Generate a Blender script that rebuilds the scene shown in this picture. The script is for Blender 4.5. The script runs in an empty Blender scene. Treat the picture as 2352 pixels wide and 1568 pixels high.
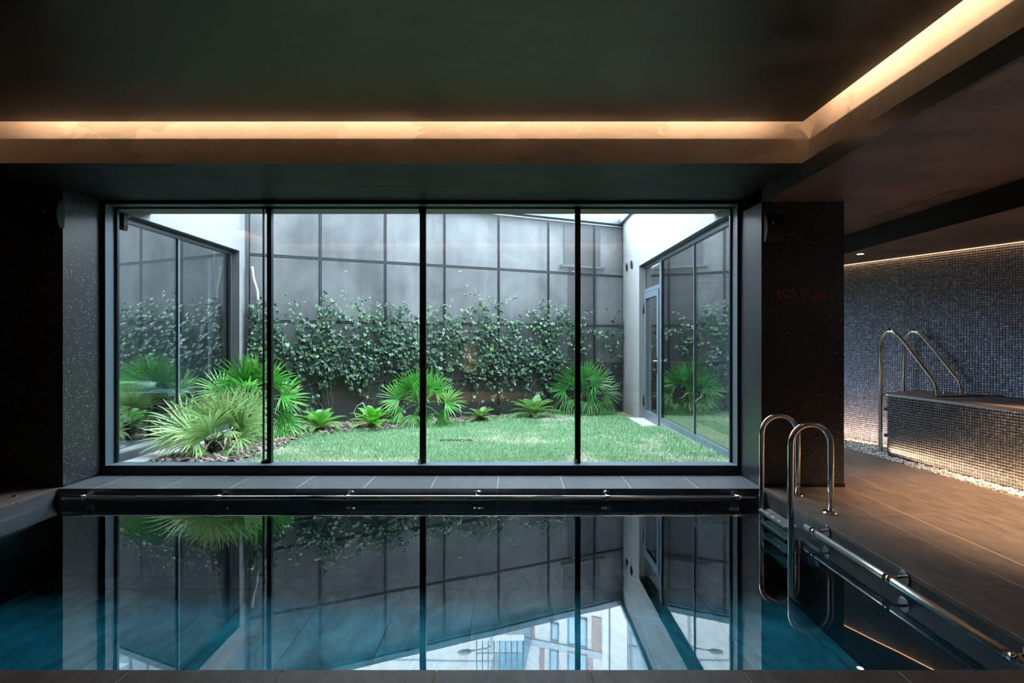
import bpy, math, random
import numpy as np
from mathutils import Vector, Matrix

C = bpy.context.scene.collection
R = random.Random(7)
PI = math.pi

# ------------------------------------------------------------------ camera, world, sun, exposure
sc = bpy.context.scene
cam_d = bpy.data.cameras.new('camera')
cam_d.sensor_width = 36.0
cam_d.lens = 36.0 * 1250.0 / 2352.0
cam_d.clip_start = 0.05
cam_d.clip_end = 200
cam = bpy.data.objects.new('camera', cam_d)
C.objects.link(cam)
CAMZ = 1.285
cam.location = (0, 0, CAMZ)
cam.rotation_euler = (PI / 2, 0, 0)
sc.camera = cam
sc.view_settings.view_transform = 'Standard'
sc.view_settings.look = 'None'
sc.view_settings.gamma = 1
sc.view_settings.exposure = 0.22
sc.view_settings.use_curve_mapping = False
sc.cycles.max_bounces = 9
sc.cycles.diffuse_bounces = 4
sc.cycles.glossy_bounces = 5
sc.cycles.transparent_max_bounces = 24
sc.cycles.transmission_bounces = 6
sc.cycles.caustics_reflective = False
sc.cycles.caustics_refractive = False
sc.cycles.sample_clamp_indirect = 6.0
sc.cycles.use_denoising = True

world = bpy.data.worlds.new('overcast_sky')
sc.world = world
world.use_nodes = True
wb = world.node_tree.nodes['Background']
wb.inputs[0].default_value = (0.73, 0.87, 1.0, 1)
wb.inputs[1].default_value = 21.0

sun_d = bpy.data.lights.new('sun', 'SUN')
sun_d.energy = 14.0
sun_d.angle = math.radians(3)
sun_d.color = (1.0, 0.96, 0.9)
sun = bpy.data.objects.new('sun', sun_d)
C.objects.link(sun)
sun.rotation_euler = (math.radians(48), 0, math.radians(-12))
sun.location = (0, -10, 30)


def area(name, loc, size, size_y, energy, color, direction, roll_x=None, spread=180):
    d = bpy.data.lights.new(name, 'AREA')
    d.shape = 'RECTANGLE'
    d.size = size
    d.size_y = size_y
    d.energy = energy
    d.color = color
    d.spread = math.radians(spread)
    o = bpy.data.objects.new(name, d)
    C.objects.link(o)
    z = -Vector(direction).normalized()
    x = Vector(roll_x).normalized()
    y = z.cross(x).normalized()
    x = y.cross(z)
    o.matrix_world = Matrix.Translation(loc) @ Matrix((x, y, z)).transposed().to_4x4()
    return o


WARM = (1.0, 0.65, 0.41)
# ------------------------------------------------------------------ materials


def new_mat(name):
    m = bpy.data.materials.new(name)
    m.use_nodes = True
    nt = m.node_tree
    b = nt.nodes['Principled BSDF']
    return m, nt, b


def nd(nt, t, **kw):
    n = nt.nodes.new(t)
    for k, v in kw.items():
        if k in ('operation', 'blend_type', 'data_type', 'feature', 'distance', 'noise_dimensions', 'attribute_name', 'attribute_type', 'interpolation'):
            setattr(n, k, v)
        else:
            n.inputs[k].default_value = v
    return n


def ramp(nt, src, stops):
    r = nt.nodes.new('ShaderNodeValToRGB')
    e = r.color_ramp.elements
    while len(e) < len(stops):
        e.new(0.5)
    for i, (p, c) in enumerate(stops):
        e[i].position = p
        e[i].color = (*c, 1) if len(c) == 3 else c
    nt.links.new(src, r.inputs[0])
    return r


def coords(nt, scale=(1, 1, 1)):
    g = nt.nodes.new('ShaderNodeNewGeometry')
    mp = nt.nodes.new('ShaderNodeMapping')
    mp.inputs['Scale'].default_value = scale
    nt.links.new(g.outputs['Position'], mp.inputs[0])
    return mp.outputs[0]


def bump(nt, b, h, strength, dist=0.01):
    n = nt.nodes.new('ShaderNodeBump')
    n.inputs['Strength'].default_value = strength
    n.inputs['Distance'].default_value = dist
    nt.links.new(h, n.inputs['Height'])
    nt.links.new(n.outputs[0], b.inputs['Normal'])


def plain(name, col, rough=0.5, metal=0.0, var=0.0, vscale=8, bmp=0.0, spec=None):
    m, nt, b = new_mat(name)
    b.inputs['Base Color'].default_value = (*col, 1)
    b.inputs['Roughness'].default_value = rough
    b.inputs['Metallic'].default_value = metal
    if spec is not None:
        b.inputs['Specular IOR Level'].default_value = spec
    if var or bmp:
        n = nd(nt, 'ShaderNodeTexNoise', Scale=vscale, Detail=6.0, Roughness=0.6)
        nt.links.new(coords(nt), n.inputs['Vector'])
        if var:
            r = ramp(nt, n.outputs['Fac'], [(0.25, tuple(c * (1 - var) for c in col)), (0.75, tuple(min(1, c * (1 + var)) for c in col))])
            nt.links.new(r.outputs[0], b.inputs['Base Color'])
        if bmp:
            bump(nt, b, n.outputs['Fac'], bmp)
    return m


def emit(name, col, strength):
    m = bpy.data.materials.new(name)
    m.use_nodes = True
    nt = m.node_tree
    nt.nodes.clear()
    e = nd(nt, 'ShaderNodeEmission', Strength=strength)
    e.inputs['Color'].default_value = (*col, 1)
    o = nt.nodes.new('ShaderNodeOutputMaterial')
    nt.links.new(e.outputs[0], o.inputs[0])
    return m


def two_sided_fresnel(nt, ior):
    # the Fresnel node inverts the index on back faces; undo that so both faces of a thin pane act alike
    g = nt.nodes.new('ShaderNodeNewGeometry')
    mr = nd(nt, 'ShaderNodeMapRange')
    mr.inputs['To Min'].default_value = ior
    mr.inputs['To Max'].default_value = 1.0 / ior
    nt.links.new(g.outputs['Backfacing'], mr.inputs[0])
    fr = nt.nodes.new('ShaderNodeFresnel')
    nt.links.new(mr.outputs[0], fr.inputs['IOR'])
    return fr


def glass(name, tint=(0.93, 0.97, 0.97), ior=1.5, boost=1.0):
    m = bpy.data.materials.new(name)
    m.use_nodes = True
    nt = m.node_tree
    nt.nodes.clear()
    tr = nt.nodes.new('ShaderNodeBsdfTransparent')
    tr.inputs[0].default_value = (*tint, 1)
    gl = nd(nt, 'ShaderNodeBsdfGlossy', Roughness=0.0)
    gl.inputs['Color'].default_value = (1, 1, 1, 1)
    fr = two_sided_fresnel(nt, ior)
    mu = nd(nt, 'ShaderNodeMath', operation='MULTIPLY')
    mu.inputs[1].default_value = boost
    mu.use_clamp = True
    mx = nt.nodes.new('ShaderNodeMixShader')
    o = nt.nodes.new('ShaderNodeOutputMaterial')
    nt.links.new(fr.outputs[0], mu.inputs[0])
    nt.links.new(mu.outputs[0], mx.inputs[0])
    nt.links.new(tr.outputs[0], mx.inputs[1])
    nt.links.new(gl.outputs[0], mx.inputs[2])
    nt.links.new(mx.outputs[0], o.inputs[0])
    return m


def terrazzo(name, base, fleck, dens=0.10, rough=0.35):
    m, nt, b = new_mat(name)
    co = coords(nt)
    v = nd(nt, 'ShaderNodeTexVoronoi', Scale=105.0)
    nt.links.new(co, v.inputs['Vector'])
    sep = nt.nodes.new('ShaderNodeSeparateColor')
    nt.links.new(v.outputs['Color'], sep.inputs[0])
    pick = nd(nt, 'ShaderNodeMath', operation='LESS_THAN')
    pick.inputs[1].default_value = dens
    nt.links.new(sep.outputs[0], pick.inputs[0])
    near = nd(nt, 'ShaderNodeMath', operation='LESS_THAN')
    nt.links.new(v.outputs['Distance'], near.inputs[0])
    sz = nd(nt, 'ShaderNodeMath', operation='MULTIPLY')
    sz.inputs[1].default_value = 0.42
    nt.links.new(sep.outputs[1], sz.inputs[0])
    nt.links.new(sz.outputs[0], near.inputs[1])
    mu = nd(nt, 'ShaderNodeMath', operation='MULTIPLY')
    nt.links.new(pick.outputs[0], mu.inputs[0])
    nt.links.new(near.outputs[0], mu.inputs[1])
    n = nd(nt, 'ShaderNodeTexNoise', Scale=60.0, Detail=4.0)
    nt.links.new(co, n.inputs['Vector'])
    r = ramp(nt, n.outputs['Fac'], [(0.3, tuple(c * 0.6 for c in base)), (0.7, tuple(c * 1.5 for c in base))])
    mx = nd(nt, 'ShaderNodeMix', data_type='RGBA')
    nt.links.new(mu.outputs[0], mx.inputs['Factor'])
    nt.links.new(r.outputs[0], mx.inputs[6])
    mx.inputs[7].default_value = (*fleck, 1)
    nt.links.new(mx.outputs[2], b.inputs['Base Color'])
    b.inputs['Roughness'].default_value = rough
    bump(nt, b, n.outputs['Fac'], 0.12, 0.004)
    return m


def stucco(name, dark, light, rough=0.45, sx=1.0):
    m, nt, b = new_mat(name)
    co = coords(nt, (1.0 * sx, 2.2 * sx, 2.2 * sx))
    n1 = nd(nt, 'ShaderNodeTexNoise', Scale=2.2, Detail=3.0, Distortion=1.6)
    nt.links.new(co, n1.inputs['Vector'])
    mx0 = nd(nt, 'ShaderNodeMix', data_type='RGBA')
    mx0.inputs['Factor'].default_value = 0.35
    nt.links.new(co, mx0.inputs[6])
    nt.links.new(n1.outputs['Color'], mx0.inputs[7])
    v = nd(nt, 'ShaderNodeTexVoronoi', Scale=3.6)
    nt.links.new(mx0.outputs[2], v.inputs['Vector'])
    sp = nt.nodes.new('ShaderNodeSeparateColor')
    nt.links.new(v.outputs['Color'], sp.inputs[0])
    n2 = nd(nt, 'ShaderNodeTexNoise', Scale=9.0, Detail=8.0, Roughness=0.65)
    nt.links.new(co, n2.inputs['Vector'])
    a = nd(nt, 'ShaderNodeMath', operation='MULTIPLY')
    a.inputs[1].default_value = 0.45
    nt.links.new(sp.outputs[0], a.inputs[0])
    a2 = nd(nt, 'ShaderNodeMath', operation='MULTIPLY_ADD')
    a2.inputs[1].default_value = 0.6
    nt.links.new(n2.outputs['Fac'], a2.inputs[0])
    nt.links.new(a.outputs[0], a2.inputs[2])
    r = ramp(nt, a2.outputs[0], [(0.2, dark), (0.8, light)])
    nt.links.new(r.outputs[0], b.inputs['Base Color'])
    rr = nd(nt, 'ShaderNodeMapRange')
    rr.inputs['To Min'].default_value = rough - 0.12
    rr.inputs['To Max'].default_value = rough + 0.12
    nt.links.new(a2.outputs[0], rr.inputs[0])
    nt.links.new(rr.outputs[0], b.inputs['Roughness'])
    bump(nt, b, a2.outputs[0], 0.10, 0.01)
    return m


def slate(name, dark, light, rough=0.38, bmp=0.25, scale=5.0, spec=0.5):
    m, nt, b = new_mat(name)
    oi = nt.nodes.new('ShaderNodeObjectInfo')
    g = nt.nodes.new('ShaderNodeNewGeometry')
    add = nd(nt, 'ShaderNodeVectorMath', operation='ADD')
    sc_ = nd(nt, 'ShaderNodeVectorMath', operation='SCALE')
    cb = nt.nodes.new('ShaderNodeCombineXYZ')
    nt.links.new(oi.outputs['Random'], cb.inputs[0])
    nt.links.new(oi.outputs['Random'], cb.inputs[2])
    nt.links.new(cb.outputs[0], sc_.inputs[0])
    sc_.inputs['Scale'].default_value = 9.0
    nt.links.new(g.outputs['Position'], add.inputs[0])
    nt.links.new(sc_.outputs[0], add.inputs[1])
    mp = nt.nodes.new('ShaderNodeMapping')
    mp.inputs['Scale'].default_value = (2.2, 1, 1)
    mp.inputs['Rotation'].default_value = (0, 0, 0.5)
    nt.links.new(add.outputs[0], mp.inputs[0])
    n = nd(nt, 'ShaderNodeTexNoise', Scale=scale, Detail=10.0, Roughness=0.68, Distortion=0.6)
    nt.links.new(mp.outputs[0], n.inputs['Vector'])
    r = ramp(nt, n.outputs['Fac'], [(0.3, dark), (0.72, light)])
    nt.links.new(r.outputs[0], b.inputs['Base Color'])
    b.inputs['Roughness'].default_value = rough
    b.inputs['Specular IOR Level'].default_value = spec
    bump(nt, b, n.outputs['Fac'], bmp, 0.006)
    return m


def concrete(name):
    m, nt, b = new_mat(name)
    n1 = nd(nt, 'ShaderNodeTexNoise', Scale=1.1, Detail=7.0, Roughness=0.6, Distortion=0.4)
    nt.links.new(coords(nt), n1.inputs['Vector'])
    n2 = nd(nt, 'ShaderNodeTexNoise', Scale=1.0, Detail=5.0, Roughness=0.7)
    nt.links.new(coords(nt, (3.0, 3.0, 0.45)), n2.inputs['Vector'])
    ad = nd(nt, 'ShaderNodeMath', operation='ADD')
    nt.links.new(n1.outputs['Fac'], ad.inputs[0])
    st_ = nd(nt, 'ShaderNodeMath', operation='MULTIPLY_ADD')
    st_.inputs[1].default_value = 0.45
    st_.inputs[2].default_value = 0.275
    nt.links.new(n2.outputs['Fac'], st_.inputs[0])
    nt.links.new(st_.outputs[0], ad.inputs[1])
    hf = nd(nt, 'ShaderNodeMath', operation='MULTIPLY')
    hf.inputs[1].default_value = 0.5
    nt.links.new(ad.outputs[0], hf.inputs[0])
    r = ramp(nt, hf.outputs[0], [(0.40, (0.26, 0.272, 0.29)), (0.5, (0.48, 0.49, 0.51)), (0.60, (0.70, 0.71, 0.725))])
    nt.links.new(r.outputs[0], b.inputs['Base Color'])
    b.inputs['Roughness'].default_value = 0.85
    bump(nt, b, n1.outputs['Fac'], 0.25, 0.02)
    return m


def attr_leaf(name, rough=0.38, trans=0.3, tint=(1, 1, 1)):
    """colour from the per-corner attribute 'tone'; thin leaf that lets some light through"""
    m, nt, b = new_mat(name)
    a = nd(nt, 'ShaderNodeAttribute', attribute_name='tone')
    nt.links.new(a.outputs['Color'], b.inputs['Base Color'])
    b.inputs['Roughness'].default_value = rough
    t = nt.nodes.new('ShaderNodeBsdfTranslucent')
    nt.links.new(a.outputs['Color'], t.inputs[0])
    mx = nt.nodes.new('ShaderNodeMixShader')
    mx.inputs[0].default_value = trans
    o = nt.nodes['Material Output']
    nt.links.new(b.outputs[0], mx.inputs[1])
    nt.links.new(t.outputs[0], mx.inputs[2])
    nt.links.new(mx.outputs[0], o.inputs[0])
    return m


def random_mat(name, stops, rough, per='object', trans=0.0):
    m, nt, b = new_mat(name)
    if per == 'object':
        src = nt.nodes.new('ShaderNodeObjectInfo').outputs['Random']
    else:
        src = nt.nodes.new('ShaderNodeNewGeometry').outputs['Random Per Island']
    r = ramp(nt, src, stops)
    nt.links.new(r.outputs[0], b.inputs['Base Color'])
    b.inputs['Roughness'].default_value = rough
    if trans:
        t = nt.nodes.new('ShaderNodeBsdfTranslucent')
        nt.links.new(r.outputs[0], t.inputs[0])
        mx = nt.nodes.new('ShaderNodeMixShader')
        mx.inputs[0].default_value = trans
        nt.links.new(b.outputs[0], mx.inputs[1])
        nt.links.new(t.outputs[0], mx.inputs[2])
        nt.links.new(mx.outputs[0], nt.nodes['Material Output'].inputs[0])
    return m


def _wall_tile_lit():
    return random_mat('wall_mosaic_lit', [(0.0, (0.15, 0.185, 0.27)), (0.7, (0.22, 0.27, 0.385)), (1.0, (0.34, 0.41, 0.54))], 0.34, 'island')  # daylight mirrored from the side window is put into this lighter blue colour


def water_mat():
    m = bpy.data.materials.new('pool_water')
    m.use_nodes = True
    nt = m.node_tree
    nt.nodes.clear()
    tr = nt.nodes.new('ShaderNodeBsdfTransparent')
    tr.inputs[0].default_value = (1, 1, 1, 1)
    gl = nd(nt, 'ShaderNodeBsdfGlossy', Roughness=0.0)
    gl.inputs['Color'].default_value = (0.93, 0.97, 1, 1)
    lw = two_sided_fresnel(nt, 1.58)
    n = nd(nt, 'ShaderNodeTexNoise', Scale=1.6, Detail=2.0)
    nt.links.new(coords(nt), n.inputs['Vector'])
    bp = nt.nodes.new('ShaderNodeBump')
    bp.inputs['Strength'].default_value = 0.04
    bp.inputs['Distance'].default_value = 0.012
    nt.links.new(n.outputs['Fac'], bp.inputs['Height'])
    nt.links.new(bp.outputs[0], gl.inputs['Normal'])
    mx = nt.nodes.new('ShaderNodeMixShader')
    nt.links.new(lw.outputs[0], mx.inputs[0])
    nt.links.new(tr.outputs[0], mx.inputs[1])
    nt.links.new(gl.outputs[0], mx.inputs[2])
    o = nt.nodes.new('ShaderNodeOutputMaterial')
    nt.links.new(mx.outputs[0], o.inputs[0])
    va = nd(nt, 'ShaderNodeVolumeAbsorption', Density=1.9)
    va.inputs['Color'].default_value = (0.05, 0.62, 0.70, 1)
    nt.links.new(va.outputs[0], o.inputs['Volume'])
    return m


M = {}
M['terrazzo'] = terrazzo('black_terrazzo', (0.030, 0.031, 0.035), (0.55, 0.57, 0.58), 0.13, 0.32)
M['ceiling_stucco'] = stucco('raised_ceiling_stucco', (0.018, 0.011, 0.006), (0.070, 0.046, 0.029), 0.38)
M['right_stucco'] = stucco('brown_stucco', (0.06, 0.040, 0.034), (0.24, 0.16, 0.13), 0.5)
M['ceiling_stucco'].node_tree.nodes['Principled BSDF'].inputs['Specular IOR Level'].default_value = 0.55
M['ceiling_stucco'].node_tree.nodes['Principled BSDF'].inputs['Coat Weight'].default_value = 0.0
M['ceiling_stucco'].node_tree.nodes['Principled BSDF'].inputs['Coat Roughness'].default_value = 0.38
M['stucco'] = stucco('dark_stucco', (0.004, 0.0055, 0.007), (0.016, 0.019, 0.023), 0.5)
M['stucco'].node_tree.nodes['Principled BSDF'].inputs['Specular IOR Level'].default_value = 0.2
M['cove_stucco'] = stucco('cove_stucco', (0.24, 0.195, 0.155), (0.40, 0.335, 0.275), 0.6, 0.8)
M['slate'] = slate('slate_tile', (0.065, 0.050, 0.042), (0.15, 0.115, 0.095), 0.46, 0.2, 5.0, 0.25)
M['sill_slate'] = slate('sill_slate_tile', (0.058, 0.062, 0.072), (0.105, 0.11, 0.122), 0.36, 0.1, 5.0, 0.6)
M['pool_slate'] = slate('pool_slate_tile', (0.20, 0.21, 0.21), (0.85, 0.86, 0.85), 0.6, 0.2, 2.0)
M['wet_slate'] = slate('underwater_slate', (0.012, 0.013, 0.014), (0.03, 0.032, 0.033), 0.5)
M['coping_slate'] = slate('dark_coping_slate', (0.022, 0.022, 0.023), (0.05, 0.05, 0.052), 0.5, 0.2, 5.0, 0.3)
M['grout'] = plain('grout', (0.50, 0.37, 0.28), 0.8)
M['sill_grout'] = plain('sill_grout', (0.62, 0.63, 0.65), 0.8)
M['dark_grout'] = plain('dark_grout', (0.02, 0.022, 0.022), 0.8)
M['brass_strip'] = plain('brass_joint_strip', (0.75, 0.52, 0.34), 0.35, 0.6)
M['chrome'] = plain('polished_steel', (0.80, 0.78, 0.76), 0.13, 1.0)
M['satin'] = plain('satin_steel', (0.92, 0.91, 0.90), 0.32, 1.0)
M['frame'] = plain('grey_aluminium', (0.09, 0.105, 0.12), 0.38, 0.25)
M['frame_lt'] = plain('light_grey_aluminium', (0.13, 0.17, 0.21), 0.38, 0.2)
M['black'] = plain('black_aluminium', (0.008, 0.009, 0.011), 0.3)
M['black_matt'] = plain('matt_black', (0.006, 0.006, 0.007), 0.6)
M['glass'] = glass('clear_glass', (0.97, 0.99, 0.985), 1.5, 1.35)
M['glass_side'] = glass('reflective_glass', (0.93, 0.97, 0.98), 2.5, 1.45)
M['concrete'] = concrete('weathered_concrete')
M['bitumen'] = plain('dark_waterproofing', (0.055, 0.058, 0.066), 0.7, 0, 0.4, 3.0, 0.3)
M['plaster'] = plain('white_textured_render', (0.25, 0.248, 0.25), 0.9, 0, 0.06, 70.0, 0.5)
M['plaster_grey'] = plain('smooth_grey_render', (0.22, 0.225, 0.235), 0.9, 0, 0.2, 2.0, 0.1)
M['pale_stone'] = plain('pale_stone', (0.38, 0.375, 0.375), 0.8, 0, 0.08, 6.0)
M['coping'] = plain('metal_coping', (0.20, 0.235, 0.275), 0.5, 0.3)
M['wire'] = plain('galvanised_wire', (0.26, 0.27, 0.28), 0.6, 0.2)
M['wire_bar'] = plain('dark_steel_bar', (0.03, 0.034, 0.04), 0.6, 0.2)
M['canopy'] = plain('grey_green_cladding', (0.05, 0.07, 0.072), 0.4, 0.2)
M['soil'] = plain('dark_soil', (0.035, 0.024, 0.018), 0.95, 0, 0.4, 20.0, 0.6)
M['turf_soil'] = plain('turf_soil', (0.16, 0.15, 0.08), 0.95, 0, 0.4, 12.0, 0.4)
M['bark'] = random_mat('bark_chips', [(0.0, (0.06, 0.038, 0.030)), (0.5, (0.20, 0.14, 0.115)), (1.0, (0.42, 0.36, 0.32))], 0.85)
M['bark_bulk'] = random_mat('bark_chip_bulk', [(0.0, (0.05, 0.032, 0.026)), (0.5, (0.17, 0.12, 0.10)), (1.0, (0.38, 0.32, 0.28))], 0.85, 'island')
M['pebble'] = random_mat('white_pebbles', [(0.0, (0.30, 0.28, 0.26)), (0.5, (0.60, 0.57, 0.54)), (1.0, (0.82, 0.80, 0.77))], 0.6)
M['pebble_bulk'] = random_mat('white_pebble_bulk', [(0.0, (0.30, 0.28, 0.26)), (0.5, (0.60, 0.57, 0.54)), (1.0, (0.82, 0.80, 0.77))], 0.6, 'island')
M['ivy_leaf'] = random_mat('ivy_leaf', [(0.0, (0.025, 0.060, 0.042)), (0.45, (0.050, 0.115, 0.078)), (0.85, (0.10, 0.20, 0.125)), (1.0, (0.16, 0.34, 0.09))], 0.30, 'object', 0.15)
M['ivy_leaf_bulk'] = random_mat('small_ivy_leaf', [(0.0, (0.025, 0.060, 0.042)), (0.45, (0.050, 0.115, 0.078)), (0.85, (0.10, 0.20, 0.125)), (1.0, (0.18, 0.38, 0.09))], 0.30, 'island', 0.15)
M['ivy_stem'] = plain('ivy_stem', (0.20, 0.16, 0.12), 0.8)
M['palm_leaf'] = attr_leaf('palm_leaf', 0.33, 0.3)
M['trunk'] = plain('fibrous_palm_trunk', (0.07, 0.055, 0.045), 0.95, 0, 0.5, 30.0, 0.8)
M['grass'] = attr_leaf('grass_blade', 0.5, 0.25)
M['tile_dark'] = random_mat('glazed_mosaic', [(0.0, (0.008, 0.009, 0.012)), (0.6, (0.016, 0.018, 0.023)), (1.0, (0.04, 0.044, 0.054))], 0.40, 'island')
_b = M['tile_dark'].node_tree.nodes['Principled BSDF']
_b.inputs['IOR'].default_value = 1.5
_b.inputs['Coat Weight'].default_value = 0.2
_b.inputs['Coat Roughness'].default_value = 0.25
M['wall_tile_lit'] = _wall_tile_lit()
_b = M['wall_tile_lit'].node_tree.nodes['Principled BSDF']
_b.inputs['IOR'].default_value = 1.9
_b.inputs['Coat Weight'].default_value = 0.8
_b.inputs['Coat Roughness'].default_value = 0.28
M['wall_grout'] = plain('dark_wall_grout', (0.045, 0.045, 0.05), 0.85)
M['mosaic_grout'] = plain('mosaic_grout', (0.30, 0.29, 0.28), 0.85)
M['white_pipe'] = plain('white_plastic', (0.7, 0.72, 0.74), 0.5)
M['ceramic'] = plain('white_ceramic', (0.8, 0.82, 0.82), 0.15)
M['inner_wall'] = plain('pale_teal_inner_wall', (0.22, 0.30, 0.33), 0.7, 0, 0.05, 3.0)
M['bronze'] = plain('aged_brass', (0.22, 0.17, 0.11), 0.3, 0.9)
M['sign_ink'] = plain('copper_lettering', (0.36, 0.10, 0.06), 0.5)
M['emblem'] = plain('pale_emblem', (0.55, 0.5, 0.45), 0.5)
M['facade'] = plain('white_facade', (0.86, 0.87, 0.88), 0.8, 0, 0.03, 1.0)
M['facade_grey'] = plain('pale_grey_facade', (0.72, 0.74, 0.73), 0.85, 0, 0.08, 0.8)
M['facade_band'] = plain('grey_floor_band', (0.45, 0.48, 0.52), 0.8)
M['facade_brown'] = plain('brown_panel', (0.30, 0.21, 0.19), 0.7)
M['far_pane'] = plain('pale_blue_pane', (0.42, 0.60, 0.74), 0.08)
M['far_frame'] = plain('dark_window_frame', (0.12, 0.15, 0.17), 0.5)
M['wood'] = plain('varnished_timber', (0.70, 0.38, 0.16), 0.4, 0, 0.3, 4.0)
M['led'] = emit('warm_led', (1.0, 0.50, 0.22), 5.0)
M['lamp_glow'] = emit('warm_lamp', (1.0, 0.72, 0.5), 14.0)
M['bounce_white'] = plain('white_bounce_board', (0.82, 0.80, 0.77), 0.8)
M['water'] = water_mat()
M['tub_water'] = glass('tub_water', (0.5, 0.75, 0.8), 1.33)

# ------------------------------------------------------------------ mesh helpers


class MB:
    def __init__(s):
        s.v, s.f, s.sm, s.tone = [], [], [], []

    def add(s, vs, fs, smooth=False, tone=None):
        o = len(s.v)
        s.v.extend([tuple(p) for p in vs])
        for f in fs:
            s.f.append(tuple(i + o for i in f))
            s.sm.append(smooth)
        if tone is not None:
            s.tone.extend(tone if isinstance(tone, list) else [tone] * len(vs))
        return s

    def box(s, x0, x1, y0, y1, z0, z1, c=0.0, T=None):
        if c:
            vs = [(x0, y0, z0), (x1, y0, z0), (x1, y1, z0), (x0, y1, z0),
                  (x0, y0, z1 - c), (x1, y0, z1 - c), (x1, y1, z1 - c), (x0, y1, z1 - c),
                  (x0 + c, y0 + c, z1), (x1 - c, y0 + c, z1), (x1 - c, y1 - c, z1), (x0 + c, y1 - c, z1)]
            fs = [(3, 2, 1, 0), (0, 1, 5, 4), (1, 2, 6, 5), (2, 3, 7, 6), (3, 0, 4, 7),
                  (4, 5, 9, 8), (5, 6, 10, 9), (6, 7, 11, 10), (7, 4, 8, 11), (8, 9, 10, 11)]
        else:
            vs = [(x0, y0, z0), (x1, y0, z0), (x1, y1, z0), (x0, y1, z0),
                  (x0, y0, z1), (x1, y0, z1), (x1, y1, z1), (x0, y1, z1)]
            fs = [(3, 2, 1, 0), (0, 1, 5, 4), (1, 2, 6, 5), (2, 3, 7, 6), (3, 0, 4, 7), (4, 5, 6, 7)]
        if T is not None:
            vs = [T @ Vector(p) for p in vs]
        return s.add(vs, fs)

    def prism(s, poly, z0, z1):
        n = len(poly)
        vs = [(x, y, z0) for x, y in poly] + [(x, y, z1) for x, y in poly]
        fs = [tuple(range(n))[::-1], tuple(range(n, 2 * n))] + [(i, (i + 1) % n, n + (i + 1) % n, n + i) for i in range(n)]
        return s.add(vs, fs)

    def tube(s, pts, rad, n=10, caps=True, tone=None):
        pts = [Vector(p) for p in pts]
        rads = rad if isinstance(rad, (list, tuple)) else [rad] * len(pts)
        t = [(pts[min(i + 1, len(pts) - 1)] - pts[max(i - 1, 0)]).normalized() for i in range(len(pts))]
        a = Vector((0, 0, 1)) if abs(t[0].z) < 0.9 else Vector((1, 0, 0))
        u = t[0].cross(a).normalized()
        vs = []
        for i, p in enumerate(pts):
            if i:
                u = (u - t[i] * u.dot(t[i])).normalized()
            w = t[i].cross(u)
            for k in range(n):
                an = 2 * PI * k / n
                vs.append(p + (u * math.cos(an) + w * math.sin(an)) * rads[i])
        fs = []
        for i in range(len(pts) - 1):
            for k in range(n):
                a0, a1 = i * n + k, i * n + (k + 1) % n
                fs.append((a0, a1, a1 + n, a0 + n))
        s.add(vs, fs, True, tone)
        if caps:
            o = len(s.v) - len(vs)
            s.f.append(tuple(o + k for k in range(n))[::-1])
            s.f.append(tuple(o + len(vs) - n + k for k in range(n)))
            s.sm += [False, False]
        return s

    def disc(s, c, axis, r, h, n=24, dome=0.0):
        """short cylinder along axis from c to c+axis*h; dome rounds the far end"""
        ax = Vector(axis).normalized()
        c = Vector(c)
        if dome:
            return s.tube([c, c + ax * h * 0.5, c + ax * h * 0.85, c + ax * h], [r, r, r * (1 - dome * 0.4), r * (1 - dome)], n)
        return s.tube([c, c + ax * h], r, n)

    def build(s, name, mat, parent=None, loc=None):
        me = bpy.data.meshes.new(name)
        off = Vector((0, 0, 0))
        p_ = parent
        while p_ is not None:
            off += Vector(p_.location)
            p_ = p_.parent
        if loc is not None:
            off = Vector(loc)
        vs = s.v if off.length == 0 else [(x - off.x, y - off.y, z - off.z) for x, y, z in s.v]
        me.from_pydata(vs, [], s.f)
        me.polygons.foreach_set('use_smooth', s.sm)
        if s.tone:
            at = me.attributes.new('tone', 'FLOAT_COLOR', 'POINT')
            at.data.foreach_set('color', [c for t in s.tone for c in (*t, 1.0)])
        me.materials.append(M[mat] if isinstance(mat, str) else mat)
        me.update()
        o = bpy.data.objects.new(name, me)
        C.objects.link(o)
        if parent is not None:
            o.parent = parent
        elif loc is not None:
            o.location = off
        return o


def inst(name, mesh, parent, loc, rot=(0, 0, 0), scale=(1, 1, 1)):
    """one part that shares its mesh; loc is given in the parent's own frame"""
    o = bpy.data.objects.new(name, mesh)
    o.location = loc
    o.rotation_euler = rot
    o.scale = scale
    o.parent = parent
    C.objects.link(o)
    return o


def thing(name, loc, label, cat, group=None):
    o = bpy.data.objects.new(name, None)
    o.empty_display_size = 0.1
    C.objects.link(o)
    o.location = loc
    return tag(o, label, cat, group)


def tag(o, label, cat, group=None, kind=None):
    o['label'] = label
    o['category'] = cat
    if group:
        o['group'] = group
    if kind:
        o['kind'] = kind
    return o


def struct(o, label, cat):
    o['kind'] = 'structure'
    o['label'] = label
    o['category'] = cat
    return o


def at(px, py, Y):
    return Vector(((px - 1176) / 1250 * Y, Y, CAMZ - (py - 784) / 1250 * Y))


# key dimensions
XL, XR = -3.97, 2.205          # pool edges / niche reveals
YN, YF = 2.133, 4.752          # near and far pool edge
YP = 4.81                      # front of the two piers
YW = 5.25                      # plane of the big window
WZ = -0.116                    # water level
PB = -0.76                     # pool bottom
ZS, ZR, ZT = 2.64, 2.52, 2.917  # soffit, right ceiling, raised tray
XP = 2.934                     # outer face of right pier
YC0, YC1 = 1.63, 4.14          # cove in depth
XC0, XC1 = -4.04, 2.26         # cove in width
SK = 0.452                     # skew of the courtyard


def backY(x):
    return 8.13 + SK * (x + 3.93)


def wallX(y):                  # mosaic wall face
    return 7.80 - SK * y


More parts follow.
